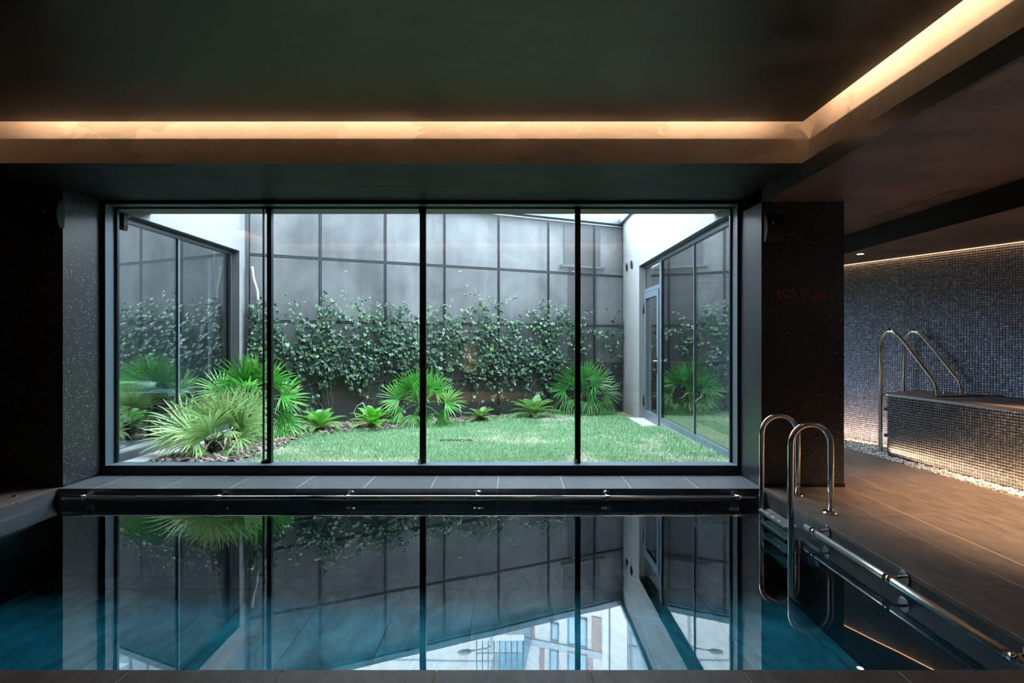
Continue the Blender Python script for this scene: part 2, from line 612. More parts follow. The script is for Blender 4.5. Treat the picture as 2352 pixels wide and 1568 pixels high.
# ------------------------------------------------------------------ floor with tiles
def gx(y):
    return 4.03 - 0.07 * (y - 6.64)
m = MB()
m.box(-6.5, XL - 0.016, -3.2, YP + 0.02, -0.25, -0.0015)
m.box(XL - 0.016, XR + 0.016, -3.2, YN - 0.016, -0.25, -0.0015)
m.prism([(XR + 0.016, -3.2), (9.2, -3.2), (8.9, -2.4), (4.40, 1.95), (gx(6.64), 6.64), (gx(7.6), 7.6), (3.9, 9.9), (2.3, 9.9), (2.3, YP), (XR + 0.016, YP)], -0.25, -0.0015)
fl = struct(m.build('floor', 'grout'), 'dark slate tiled pool deck with thin light joints', 'floor')


def tiles(parent, rects, mat='slate', z0=-0.028, z1=0.0, g=0.0018, c=0.0015):
    cache = {}
    for x0, x1, y0, y1 in rects:
        w, d = round(x1 - x0, 3), round(y1 - y0, 3)
        if (w, d) not in cache:
            t = MB()
            t.box(g, w - g, g, d - g, z0, z1, c)
            me_o = t.build('tile', mat, None)
            cache[(w, d)] = me_o.data
            me_o.location = (x0, y0, 0)
            me_o.parent = parent
        else:
            inst('tile', cache[(w, d)], parent, (x0, y0, 0))


rows = [-0.77, 0.433, 1.636, 2.84, 4.045, 5.25, 6.455, 7.66, 8.865]
rects = []
for i in range(len(rows) - 1):
    y0, y1 = rows[i], rows[i + 1]
    rects += [(2.205, 2.67, y0, min(y1, YP) if y0 < YP < y1 else y1)] if y0 < YP and y0 >= YN - 0.6 or (y0 < YN) else []
    for a, b in ((2.67, 2.931), (2.939, 3.27)):
        if y0 < YP or a > 2.9:
            yy1 = YP if (a < 2.9 and y1 > YP) else y1
            rects.append((a, b, y0, yy1))
    if y1 < 7:
        rects.append((3.27, 3.87, y0, y1))
    elif y0 < 7:
        rects.append((3.27, 3.87, y0, y1))
near_x = [-0.295 + 0.6 * k for k in range(-7, 5)]
for a, b in zip(near_x, near_x[1:]):
    b = min(b, XR)
    if a < XR and a > XL - 0.7:
        rects.append((a, b, 0.933, YN))
        rects.append((a, b, -0.27, 0.933))
for k in range(3):
    for j in range(5):
        rects.append((XL - 0.6 * (k + 1), XL - 0.6 * k, YF + 0.058 - 1.2 * (j + 1), YF + 0.058 - 1.2 * j))
tiles(fl, rects)
# cut tiles along the gravel edge (slightly skew outer border)
for i in range(1, len(rows) - 1):
    y0, y1 = rows[i] + 0.002, rows[i + 1] - 0.002
    if y1 > 8:
        continue
    t = MB()
    t.prism([(3.872, y0), (gx(y0), y0), (gx(y1), y1), (3.872, y1)], -0.028, 0.0)
    t.build('tile', 'slate', fl)
m = MB()
m.box(2.9315, 2.9385, -0.77, 8.8, -0.02, 0.0012)
m.build('joint_strip', 'brass_strip', fl)['label'] = 'brass joint strip running away from the pier'

# sill / far deck
m = MB()
m.box(XL - 0.015, XR + 0.015, YF + 0.016, YW + 0.12, -0.25, -0.0015)
sill = struct(m.build('floor_sill', 'sill_grout'), 'grey stone window ledge between the big window and the pool', 'ledge')
jx = [-0.129 + 0.588 * k for k in range(-7, 5)]
jx = [XL] + [x for x in jx if XL + 0.02 < x < XR - 0.02] + [XR]
tiles(sill, [(a, b, YF, YW + 0.1) for a, b in zip(jx, jx[1:])], 'sill_slate', -0.03, 0.0)

# ------------------------------------------------------------------ pool basin
m = MB()
m.box(XL - 0.22, XR + 0.22, YN - 0.25, YF + 0.25, PB - 0.3, PB - 0.012)
m.box(XL - 0.22, XL - 0.013, YN - 0.25, YF + 0.25, PB - 0.02, -0.25)
m.box(XR + 0.013, XR + 0.22, YN - 0.25, YF + 0.25, PB - 0.02, -0.25)
m.box(XL, XR, YF + 0.013, YF + 0.22, PB - 0.02, -0.25)
m.box(XL, XR, YN - 0.22, YN - 0.013, PB - 0.02, -0.25)
basin = struct(m.build('pool_basin', 'dark_grout'), 'dark stone lined swimming pool basin below the window ledge', 'pool')
def wall_tiles_x(y0, y1, xs, z0, z1, mat):
    for a, b in zip(xs, xs[1:]):
        t = MB()
        t.box(a + 0.0015, b - 0.0015, y0, y1, z0, z1)
        t.build('tile', mat, basin)
def wall_tiles_y(x0, x1, ys, z0, z1, mat):
    for a, b in zip(ys, ys[1:]):
        t = MB()
        t.box(x0, x1, a + 0.0015, b - 0.0015, z0, z1)
        t.build('tile', mat, basin)
wall_tiles_x(YF + 0.0005, YF + 0.014, jx, -0.25, -0.031, 'sill_slate')
wall_tiles_x(YF + 0.0005, YF + 0.014, jx, PB, -0.253, 'wet_slate')
wall_tiles_x(YN - 0.014, YN - 0.0005, [XL] + [x for x in near_x if XL < x < XR] + [XR], PB, -0.031, 'slate')
ys = [YN, 2.84, 4.045, YF]
wall_tiles_y(XR + 0.0005, XR + 0.014, ys, -0.25, -0.029, 'coping_slate')
wall_tiles_y(XR + 0.0005, XR + 0.014, ys, PB, -0.253, 'wet_slate')
ysl = [YN, 2.41, 3.61, YF]
wall_tiles_y(XL - 0.014, XL - 0.0005, ysl, -0.25, -0.029, 'sill_slate')
wall_tiles_y(XL - 0.014, XL - 0.0005, ysl, PB, -0.253, 'wet_slate')
bt = [XL] + [-0.295 + 0.6 * k for k in range(-6, 5)] + [XR]
by = [YN, 3.3, 4.5, YF]
for a, b in zip(bt, bt[1:]):
    for c_, d_ in zip(by, by[1:]):
        t = MB()
        t.box(a + 0.003, b - 0.003, c_ + 0.003, d_ - 0.003, PB - 0.012, PB, 0.002)
        t.build('tile', 'pool_slate', basin)
m = MB()
m.box(XL + 0.0006, XR - 0.0006, YN + 0.0006, YF - 0.0006, PB + 0.003, WZ)
w = m.build('pool_water', 'water')
tag(w, 'still dark teal water filling the swimming pool', 'water', None, 'stuff')

# ------------------------------------------------------------------ piers and walls
m = MB(); m.box(-6.5, XL, YP, YW + 0.168, -0.25, ZR + 0.5)
struct(m.build('wall_left_pier', 'terrazzo'), 'black speckled pier left of the big window', 'pier')
m = MB(); m.box(XR, XP, YP, 5.36, -0.25, ZR + 0.5)
rp = struct(m.build('wall_right_pier', 'terrazzo'), 'black speckled pier between the big window and the hot tub area', 'pier')
m = MB()
m.box(XL - 0.01, XL + 0.006, YP - 0.004, YW, 0, 0.022)
m.build('baseboard_left', 'black', None)
o = bpy.data.objects['baseboard_left']; struct(o, 'thin black skirting at the foot of the left reveal', 'baseboard')
m = MB()
m.box(XR - 0.006, XP + 0.006, YP - 0.008, YP - 0.0002, 0, 0.03)
m.box(XR - 0.008, XR + 0.0, YP - 0.004, YW, 0, 0.022)
struct(m.build('baseboard_right', 'black'), 'thin black skirting at the foot of the right pier', 'baseboard')
# head wall above window; unseen mass on top added to shade the courtyard
m = MB(); m.box(-6.5, 9.6, 5.2, 5.92, ZS + 0.031, 10.5)
m.box(-6.5, 9.6, -6, 5.2, 3.3, 10.5)
m.prism([(2.42, 5.92), (5.6, 5.92), (3.9, 10.1), (2.42, 10.1)], 2.76, 3.6)
struct(m.build('wall_head_and_shade_mass', 'plaster'), 'head wall above the big window with an unseen mass added to shade the courtyard', 'wall')
m = MB(); m.box(-6.7, -6.5, -3.4, 5.6, -0.3, 3.3)
struct(m.build('wall_left', 'terrazzo'), 'black wall at the far left of the pool hall', 'wall')
m = MB(); m.box(-6.7, 9.6, -3.4, -3.2, -0.3, 3.3)
struct(m.build('wall_rear', 'terrazzo'), 'black wall behind the camera', 'wall')
# right side: small stub wall between hall and tub room beyond the pier
m = MB(); m.box(2.42, 3.8, 9.9, 10.1, -0.25, 2.6)
struct(m.build('wall_tub_room_end', 'terrazzo'), 'dark end wall of the hot tub room', 'wall')

# ------------------------------------------------------------------ ceilings
m = MB()
m.box(XC0 - 0.0, XC1, YC1, YW + 0.15, ZS, ZS + 0.04)                   # far soffit
m.box(-6.5, XC0, -3.2, YP + 0.1, ZS, ZS + 0.04)                       # left soffit
m.box(XC0, XR + 0.03, -3.2, YC0, ZS, ZS + 0.04)                             # front soffit
struct(m.build('ceiling_soffit', 'stucco'), 'dark stucco soffit around the raised ceiling', 'ceiling')
m = MB()
m.box(XC0, XC1, YC1, YC1 + 0.03, ZS + 0.04, 3.2)
m.box(XC0, XC1, YC0 - 0.03, YC0, ZS + 0.04, 3.2)
m.box(XC0 - 0.03, XC0, YC0, YC1, ZS + 0.04, 3.2)
m.box(XC1, XC1 + 0.03, YC0, YC1, ZS - 0.0, 3.2)
# lower lips
m.box(XC0, XC1, YC1 - 0.004, YC1, ZS, 3.2)
m.box(XC0, XC1, YC0, YC0 + 0.004, ZS, 3.2)
m.box(XC0, XC0 + 0.004, YC0, YC1, ZS, 3.2)
struct(m.build('trim_cove', 'cove_stucco'), 'stucco cove band lit from behind the raised ceiling panel', 'cove')
G = 0.10
m = MB()
m.box(XC0 + G, XC1 - G, YC0 + G, YC1 - G, ZT, ZT + 0.012)
cr = struct(m.build('ceiling_raised', 'ceiling_stucco'), 'raised dark stucco ceiling panel inside the light cove', 'ceiling')
m = MB()
m.box(XC0 + G + 0.002, XC1 - G - 0.002, YC0 + G + 0.002, YC1 - G - 0.002, ZT + 0.0125, ZT + 0.02)
m.build('bounce_board', 'bounce_white', cr)  # unseen white sheet added to bounce the cove light down onto the band
m = MB()
m.box(XC0 - 0.05, XC1 + 0.05, YC0 - 0.05, YC1 + 0.05, 3.2, 3.3)
struct(m.build('ceiling_slab', 'bounce_white'), 'slab above the raised ceiling', 'ceiling')
# speckled fascia and lower ceiling on the right
m = MB(); m.box(XR, XR + 0.03, YC0 - 1.0, YW, ZR, ZS)
m.box(XR, XR + 0.03, -3.2, YC0 - 1.0, ZR, ZS)
struct(m.build('trim_fascia', 'terrazzo'), 'black speckled fascia strip along the right of the raised ceiling', 'fascia')
m = MB()
m.box(XR + 0.03, 3.875, -3.2, 5.3, ZR, ZR + 0.04)
m.box(2.42, 3.875, 5.3, 9.9, ZR, ZR + 0.04)
struct(m.build('ceiling_right', 'right_stucco'), 'dark stucco ceiling over the deck on the right', 'ceiling')
m = MB(); m.box(3.875, 3.895, -3.2, 9.9, 2.312, ZR + 0.04)
struct(m.build('trim_drop', 'black_matt'), 'black vertical drop between the two right ceilings', 'ceiling')
m = MB(); m.prism([(3.895, -3.2), (wallX(-3.2) - 0.028, -3.2), (wallX(8.6) - 0.028, 8.6), (3.895, 8.6)], 2.312, 2.34)
struct(m.build('ceiling_tub_room', 'right_stucco'), 'lowered dark stucco ceiling above the hot tub', 'ceiling')

# slot diffusers
def slot(x0, x1, y0, y1, z, label):
    s = MB(); s.box(x0, x1, y0, y1, z - 0.0015, z + 0.002)
    o = s.build('slot_diffuser', 'black_matt', None, ((x0 + x1) / 2, (y0 + y1) / 2, z))
    tag(o, label, 'vent', 'linear slot diffusers in the ceiling')
slot(-3.82, -2.83, 4.75, 4.765, ZS, 'thin black slot in the soffit above the left window pane')
slot(-1.42, -0.407, 4.75, 4.765, ZS, 'thin black slot in the soffit above the middle of the window')
slot(0.986, 1.994, 4.75, 4.765, ZS, 'thin black slot in the soffit above the right window pane')
slot(3.61, 3.622, 4.42, 5.38, ZR, 'thin black slot in the brown ceiling right of the pier')

# LED lines in the cove (real strips on top of the raised panel)
zl = ZT + 0.147
for nm, box_ in (('far', (XC0 + 0.35, XC1 - 0.30, YC1 - G - 0.125, YC1 - G - 0.11)),
                 ('near', (XC0 + 0.35, XC1 - 0.30, YC0 + G + 0.11, YC0 + G + 0.125)),
                 ('right', (XC1 - G - 0.125, XC1 - G - 0.11, YC0 + 0.30, YC1 - 0.34)),
                 ('left', (XC0 + G + 0.11, XC0 + G + 0.125, YC0 + 0.30, YC1 - 0.34))):
    s = MB(); s.box(*box_, ZT + 0.02, zl - 0.01)
    o = s.build('light_strip', 'black_matt', None, ((box_[0] + box_[1]) / 2, (box_[2] + box_[3]) / 2, ZT + 0.02))
    tag(o, 'concealed light strip profile on the %s edge of the raised ceiling' % nm, 'light', 'cove light strips')
CE = 36
cy = (YC0 + YC1) / 2
area('cove_light_far', (-0.89, YC1 - G - 0.115, zl), 5.66, 0.01, CE, WARM, (0, 1, -0.25), (1, 0, 0))
area('cove_light_near', (-0.89, YC0 + G + 0.115, zl), 5.66, 0.01, CE * 0.8, WARM, (0, -1, -0.25), (1, 0, 0))
area('cove_light_right', (XC1 - G - 0.115, cy, zl), 1.9, 0.01, CE * 0.42, WARM, (1, 0, -0.25), (0, 1, 0))
area('cove_light_left', (XC0 + G + 0.115, cy, zl), 1.9, 0.01, CE * 0.42, WARM, (-1, 0, -0.25), (0, 1, 0))

# ------------------------------------------------------------------ window 1 (the big one)
XW0, XW1 = -3.955, 2.195
ZW0, ZW1 = 0.0, 2.625
win = bpy.data.objects.new('window_1', None); C.objects.link(win); win.location = (-0.88, YW, 0)
struct(win, 'big four pane window onto the planted courtyard', 'window')
FX0, FX1, FZ0, FZ1 = -3.926, 2.175, 0.088, 2.61
m = MB()
m.box(XW0 - 0.02, FX0, YW, YW + 0.006, 0, ZS + 0.02)
m.box(FX1, XW1 + 0.02, YW, YW + 0.006, 0, ZS + 0.02)
m.box(FX0, FX1, YW, YW + 0.006, FZ1, ZS + 0.02)
m.box(FX0, FX1, YW, YW + 0.006, 0.0, FZ0)
m.build('outer_frame', 'black', win)['label'] = 'black outer frame'
m = MB()
m.box(XW0 - 0.02, FX0, YW + 0.006, YW + 0.165, 0, ZS + 0.02)
m.box(FX1, XW1 + 0.02, YW + 0.006, YW + 0.165, 0, ZS + 0.02)
m.box(FX0, FX1, YW + 0.006, YW + 0.165, FZ1, ZS + 0.02)
m.box(FX0, FX1, YW + 0.006, YW + 0.165, 0.0, FZ0)
m.build('inner_frame', 'frame_lt', win)
YG = YW + 0.138
m = MB()
xa, xb = FX0 + 0.024, FX1 - 0.018
m.box(FX0, FX1, YG - 0.008, YG + 0.02, FZ1 - 0.014, FZ1)
m.box(FX0, xa, YG - 0.008, YG + 0.02, FZ0, FZ1 - 0.014)
m.box(xb, FX1, YG - 0.008, YG + 0.02, FZ0, FZ1 - 0.014)
m.build('gasket', 'black', win)
for k in (0.006, 0.015):
    s = MB(); s.box(FX0 + k, FX0 + k + 0.002, YG - 0.011, YG - 0.008, FZ0, FZ1 - 0.014); s.build('gasket_ridge', 'frame_lt', win)
mull = [(613, 623), (964, 978), (1321, 1333.5)]
edges = [xa - 0.004]
for a, b in mull:
    x0, x1 = (a - 1176) / 1250 * (YG - 0.03), (b - 1176) / 1250 * (YG - 0.03)
    s = MB(); s.box(x0, x1, YG - 0.03, YG + 0.02, FZ0, FZ1)
    s.build('mullion', 'black', win)
    s = MB(); s.box(x0 - 0.012, x0 + 0.014, YG - 0.046, YG - 0.03, FZ0, FZ0 + 0.04); s.build('corner_bracket', 'chrome' if a > 700 else 'black', win)
    s = MB(); s.box(x0 - 0.006, x0 + 0.012, YG - 0.042, YG - 0.03, FZ1 - 0.06, FZ1); s.build('top_pivot', 'black', win)
    edges.append((x0 + x1) / 2)
edges.append(xb + 0.004)
xs_ = (605.5 - 1176) / 1250 * (YG - 0.02)
s = MB(); s.box(xs_ - 0.006, xs_ + 0.004, YG - 0.03, YG - 0.002, FZ0, FZ1); s.build('pane_edge', 'black', win)
s = MB(); s.box(xs_ - 0.012, xs_ + 0.07, YG - 0.046, YG - 0.03, FZ0, FZ0 + 0.024); s.build('corner_bracket', 'black', win)
for a, b in zip(edges, edges[1:]):
    s = MB(); s.box(a, b, YG, YG + 0.008, FZ0, FZ1 - 0.01); s.build('pane', 'glass', win)

# ------------------------------------------------------------------ courtyard shell
YE = YW + 0.17
m = MB()
m.prism([(-6.5, YE), (6, YE), (6, 14), (-6.5, 10)], -0.5, -0.18)
struct(m.build('ground_courtyard', 'soil'), 'soil of the courtyard garden', 'ground')
# back wall
def along(x, off=0.0):     # point on back wall face, off = distance in front of it
    L = math.sqrt(1 + SK * SK)
    return Vector((x + SK / L * off, backY(x) - 1 / L * off, 0))
UD = Vector((1, SK, 0)).normalized()
ND = Vector((SK, -1, 0)).normalized()
def bprism(mb, xa_, xb_, o0, o1, z0, z1):
    p = [along(xa_, o0), along(xb_, o0), along(xb_, o1), along(xa_, o1)]
    if o1 > o0:
        p = p[::-1]
    return mb.prism([(q.x, q.y) for q in p], z0, z1)
m = MB()
bprism(m, -4.6, 2.9, -0.3, 0.0, -0.3, 3.56)
bw = struct(m.build('wall_courtyard_back', 'concrete'), 'weathered concrete wall at the back of the courtyard behind the ivy', 'wall')
m = MB(); bprism(m, -3.93, 2.2, 0.0, 0.025, -0.3, 0.87); m.build('plinth', 'bitumen', bw)['label'] = 'dark waterproofed base of the wall'
m = MB(); bprism(m, 0.98, 1.72, 0.0, 0.03, 2.74, 3.5)
bprism(m, 1.06, 1.66, 0.0, 0.012, 0.9, 2.70); m.build('pale_panel', 'plaster_grey', bw)
m = MB(); bprism(m, 0.90, 1.80, 0.0, 0.09, 2.70, 2.74); m.build('ledge', 'pale_stone', bw)
m = MB(); bprism(m, -4.6, 2.25, -0.34, 0.10, 3.60, 3.70); bprism(m, -4.6, 2.25, -0.3, 0.02, 3.56, 3.60)
m.build('coping', 'coping', bw)['label'] = 'blue grey metal coping'
m = MB(); bprism(m, -3.9, 2.2, 0.02, 0.10, 3.535, 3.555); m.build('top_rail', 'pale_stone', bw)
# left courtyard wall with opening Y 5.38..7.85, Z .05..2.594
XLW, XRW = -3.93, 2.20
m = MB()
m.box(XLW - 0.35, XLW, YE, 7.85, 2.594, 3.60)
m.box(XLW - 0.35, XLW, YE, 7.85, -0.3, 0.04)
_w = struct(m.build('wall_courtyard_left', 'plaster'), 'white rendered courtyard wall above the left side window', 'wall')
m = MB(); m.box(XLW - 0.12, XLW - 0.001, YE, 7.849, 2.588, 2.5938); m.build('recess_dark_sheet', 'frame', _w)  # thin dark sheet added to hide bounced light on the recess underside
m = MB(); m.prism([(XLW - 0.35, 7.852), (XLW - 0.002, 7.852), (XLW - 0.002, backY(XLW) + 0.1), (XLW - 0.35, backY(XLW) + 0.1)], -0.3, 3.60)
struct(m.build('wall_courtyard_left_end', 'plaster_grey'), 'smooth grey wall return at the back left corner of the courtyard', 'wall')
m = MB()
m.box(XRW, XRW + 0.22, YE, 9.42, 2.594, 3.62)
m.box(XRW, XRW + 0.22, 9.42, 10.95, -0.3, 3.62)
m.box(XRW + 0.085, XRW + 0.22, YE, 8.4, -0.3, 0.03)
m.box(XRW, XRW + 0.22, 8.4, 9.42, -0.3, -0.04)
wr = struct(m.build('wall_courtyard_right', 'plaster'), 'white rendered courtyard wall around the garden door', 'wall')
m = MB(); m.box(XRW + 0.001, XRW + 0.10, YE, 9.42, 2.588, 2.5938); m.build('recess_dark_sheet', 'frame', wr)  # same added dark sheet under the right opening
m = MB(); m.box(XRW - 0.06, XRW + 0.30, YE + 0.5, 10.95, 3.62, 3.70); m.build('coping', 'coping', wr)
m = MB(); m.box(XLW - 0.40, XLW + 0.05, YE + 0.5, 8.3, 3.60, 3.70)
m.build('coping', 'coping', bpy.data.objects['wall_courtyard_left'])
# canopy
m = MB(); m.box(-4.3, 2.6, YE, 5.915, 2.685, 2.9)
cn = struct(m.build('canopy', 'black_matt'), 'shallow grey canopy outside above the big window', 'canopy')
cj = [-3.93, -2.72, -1.72, -0.83, 0.10, 1.2, 2.2]
for a, b in zip(cj, cj[1:]):
    s = MB(); s.box(a + 0.002, b - 0.002, YE + 0.005, 5.92, 2.675, 2.69); s.build('panel', 'canopy', cn)
s = MB(); s.box(-3.93, 2.2, 5.915, 5.93, 2.675, 2.95); s.build('edge_trim', 'frame', cn)

# side window right (window_2) and garden door (door_1)
XGR = 2.29
w2 = bpy.data.objects.new('window_2', None); C.objects.link(w2); w2.location = (XGR, 6.86, 0.05)
struct(w2, 'tall side window right of the lawn reflecting ivy and a palm', 'window')
m = MB()
fw = 0.055
m.box(XGR, XGR + 0.07, YE, 8.40, 2.594 - 0.06, 2.594)
m.box(XGR, XGR + 0.07, YE, 8.40, 0.03, 0.12)
m.box(XGR, XGR + 0.07, YE, YE + 0.06, 0.12, 2.534)
m.box(XGR, XGR + 0.07, 8.34, 8.40, 0.12, 2.534)
m.build('window_frame', 'frame_lt', w2)
m = MB()
m.box(XGR - 0.004, XGR + 0.03, 8.305, 8.34, 0.12, 2.534)
m.box(XGR - 0.004, XGR + 0.03, YE + 0.06, 8.34, 2.512, 2.534)
m.build('gasket', 'black', w2)
s = MB(); s.box(XGR + 0.0, XGR + 0.03, 6.852, 6.868, 0.12, 2.52); s.build('mullion', 'frame_lt', w2)
for a, b in ((YE + 0.05, 6.852), (6.868, 8.32)):
    s = MB(); s.box(XGR + 0.012, XGR + 0.02, a, b, 0.10, 2.53); s.build('pane', 'glass_side', w2)
d1 = bpy.data.objects.new('door_1', None); C.objects.link(d1); d1.location = (XGR, 8.9, -0.04)
struct(d1, 'grey framed glass garden door with a transom in the right courtyard wall', 'door')
m = MB()
m.box(XGR, XGR + 0.07, 8.40, 8.45, -0.04, 2.594); m.box(XGR, XGR + 0.07, 9.37, 9.42, -0.04, 2.594)
m.box(XGR, XGR + 0.07, 8.45, 9.37, 2.544, 2.594); m.box(XGR, XGR + 0.07, 8.45, 9.37, 2.12, 2.18)
m.build('door_frame', 'frame_lt', d1)
m = MB()
X0, X1 = XGR - 0.015, XGR + 0.045
m.box(X0, X1, 8.46, 8.56, -0.03, 2.11); m.box(X0, X1, 9.27, 9.36, -0.03, 2.11)
m.box(X0, X1, 8.56, 9.27, 2.01, 2.11); m.box(X0, X1, 8.56, 9.27, -0.03, 0.11)
leaf = m.build('door_leaf', 'frame_lt', d1)
s = MB(); s.box(XGR + 0.012, XGR + 0.02, 8.55, 9.28, 0.10, 2.02); s.build('pane', 'glass_side', leaf)
s = MB(); s.box(XGR + 0.012, XGR + 0.02, 8.45, 9.37, 2.18, 2.545); s.build('transom_pane', 'glass_side', d1)
s = MB()
s.tube([(X0, 8.51, 0.98), (X0 - 0.05, 8.51, 0.98), (X0 - 0.055, 8.54, 0.98), (X0 - 0.055, 8.63, 0.98)], 0.009, 8)
s.box(X0 - 0.006, X0, 8.495, 8.525, 0.78, 1.04)
s.build('door_handle', 'chrome', leaf)
for z in (0.28, 1.86):
    s = MB(); s.box(X0 - 0.012, XGR + 0.01, 9.35, 9.40, z - 0.09, z - 0.01); s.box(X0 - 0.012, XGR + 0.01, 9.35, 9.40, z + 0.01, z + 0.09)
    s.tube([(X0 - 0.012, 9.372, z - 0.10), (X0 - 0.012, 9.372, z + 0.10)], 0.010, 8); s.build('hinge', 'black', leaf)
m = MB(); m.box(2.02, 2.29, 8.35, 9.45, -0.2, -0.035)
struct(m.build('trim_threshold', 'pale_stone'), 'pale stone threshold in front of the garden door', 'threshold')
# window_3 on the left
XGL = -4.034
w3 = bpy.data.objects.new('window_3', None); C.objects.link(w3); w3.location = (XGL, 6.6, 0.04)
struct(w3, 'tall side window left of the palms with a washroom behind it', 'window')
m = MB()
m.box(XGL - 0.07, XGL, YE, 7.85, 2.594 - 0.055, 2.594); m.box(XGL - 0.07, XGL, YE, 7.85, 0.04, 0.125)
m.box(XGL - 0.07, XGL, YE, YE + 0.05, 0.12, 2.54); m.box(XGL - 0.07, XGL, 7.80, 7.85, 0.12, 2.54)
m.build('window_frame', 'frame', w3)
m = MB(); m.box(XGL - 0.03, XGL + 0.004, YE + 0.05, 7.80, 2.522, 2.54); m.box(XGL - 0.03, XGL + 0.004, 7.74, 7.80, 0.12, 2.54)
m.build('gasket', 'black', w3)
s = MB(); s.box(XGL - 0.03, XGL + 0.004, 6.575, 6.60, 0.12, 2.53); s.build('mullion', 'frame_lt', w3)
for a, b in ((YE + 0.05, 6.575), (6.60, 7.75)):
    s = MB(); s.box(XGL - 0.02, XGL - 0.012, a, b, 0.10, 2.53); s.build('pane', 'glass_side', w3)
# washroom behind
m = MB()
m.box(-6.5, -4.28, 7.66, 7.8, -0.1, 2.75); m.box(-6.65, -6.5, 5.55, 7.8, -0.1, 2.75)
m.box(-6.5, -4.12, 5.55, 7.8, 2.65, 2.75); m.box(-6.5, -4.12, 5.55, 7.8, -0.1, 0.0)
struct(m.build('wall_washroom', 'inner_wall'), 'pale teal washroom seen through the left side window', 'wall')
bs = thing('washbasin', (-5.12, 7.3, 0.62), 'shallow white oval washbasin behind the left side window', 'washbasin')
m = MB()
n = 28
prof = [(0.20, 0.0), (0.30, 0.05), (0.335, 0.115), (0.325, 0.12), (0.28, 0.06), (0.05, 0.02)]
vs = []
for r_, z_ in prof:
    for k in range(n):
        an = 2 * PI * k / n
        vs.append((-5.12 + r_ * math.cos(an), 7.3 + r_ * 0.62 * math.sin(an), 0.62 + z_))
fs = [(i * n + k, i * n + (k + 1) % n, (i + 1) * n + (k + 1) % n, (i + 1) * n + k) for i in range(len(prof) - 1) for k in range(n)]
fs += [tuple(range(n))[::-1], tuple((len(prof) - 1) * n + k for k in range(n))]
m.add(vs, fs, True); m.build('bowl', 'ceramic', bs)
ct = thing('vanity_counter', (-5.2, 7.35, 0.0), 'pale counter with a dark front below the white washbasin', 'counter')
m = MB(); m.box(-6.3, -4.45, 7.04, 7.66, 0.57, 0.62, 0.004); m.build('worktop', 'inner_wall', ct)
m = MB(); m.box(-6.25, -4.5, 7.10, 7.66, 0.0, 0.57); m.build('cabinet', 'black', ct)
tp = thing('wall_tap', (-5.13, 7.66, 0.90), 'three piece bronze tap on the wall above the washbasin', 'tap')
for x in (-5.25, -5.0):
    s = MB(); s.disc((x, 7.66, 0.90), (0, -1, 0), 0.032, 0.012, 16); s.disc((x, 7.648, 0.90), (0, -1, 0), 0.024, 0.05, 12, 0.3); s.build('tap_handle', 'bronze', tp)
s = MB(); s.disc((-5.14, 7.66, 0.90), (0, -1, 0), 0.032, 0.012, 16)
s.tube([(-5.14, 7.65, 0.90), (-5.14, 7.56, 0.905), (-5.14, 7.50, 0.895), (-5.14, 7.475, 0.865), (-5.14, 7.47, 0.83)], 0.014, 10); s.build('spout', 'bronze', tp)
area('washroom_light', (-5.4, 6.8, 2.6), 0.9, 0.5, 6, (0.85, 0.97, 1.0), (0, 0.2, -1), (1, 0, 0))

# vents on the right courtyard wall
for px, py, lab in ((1441, 613, 'round grey vent on the white wall, nearer the back corner'), (1452, 607, 'round grey vent on the white wall, nearer the door')):
    y_ = 2.2 * 1250 / (px - 1176)
    p = Vector((2.2, y_, CAMZ - (py - 784) / 1250 * y_))
    v_ = thing('round_vent', p, lab, 'vent', 'round vents on the courtyard wall')
    s = MB(); s.tube([p, p - Vector((0.014, 0, 0))], [0.088, 0.084], 24); s.build('vent_rim', 'frame_lt', v_)
    for k in range(-3, 4):
        hw = math.sqrt(0.075 ** 2 - (k * 0.02) ** 2)
        s = MB(); s.box(p.x - 0.022, p.x - 0.012, p.y - hw, p.y + hw, p.z + k * 0.02 - 0.006, p.z + k * 0.02 + 0.003); s.build('louvre', 'black', v_)

# white pipe on the back wall
pp = [at(578, 612, 8.0), at(581, 640, 8.0), at(588, 668, 8.0), at(590, 700, 8.0), at(590, 760, 8.0)]
pp = [Vector((p.x, backY(p.x) - 0.17, p.z)) for p in pp]
for k in (0.3,):
    fine = []
    for a, b in zip(pp, pp[1:]):
        for j in range(4):
            fine.append(a.lerp(b, j / 4))
    fine.append(pp[-1])
s = MB(); s.tube(fine, 0.021, 10)
tag(s.build('drain_pipe', 'white_pipe', None, pp[-1]), 'bent white drain pipe on the concrete wall at the back left corner', 'pipe')

# device at the top left outside
dv = thing('outdoor_sensor', at(282, 505, 5.5), 'black rounded device with a white cable hanging at the top left of the window', 'sensor')
p = at(282, 505, 5.55)
m = MB()
m.box(p.x - 0.033, p.x + 0.033, p.y - 0.03, p.y + 0.03, p.z - 0.075, p.z + 0.10)
m.tube([(p.x - 0.033, p.y, p.z - 0.07), (p.x + 0.033, p.y, p.z - 0.085)], 0.03, 14)
m.build('housing', 'black_matt', dv)
s = MB(); q = [at(296, 479, 5.6), at(297, 490, 5.6), at(295, 493, 5.6), at(298, 497, 5.6), at(294, 500, 5.6), at(288, 500, 5.6)]
s.tube(q, 0.006, 8); s.build('cable', 'white_pipe', dv)

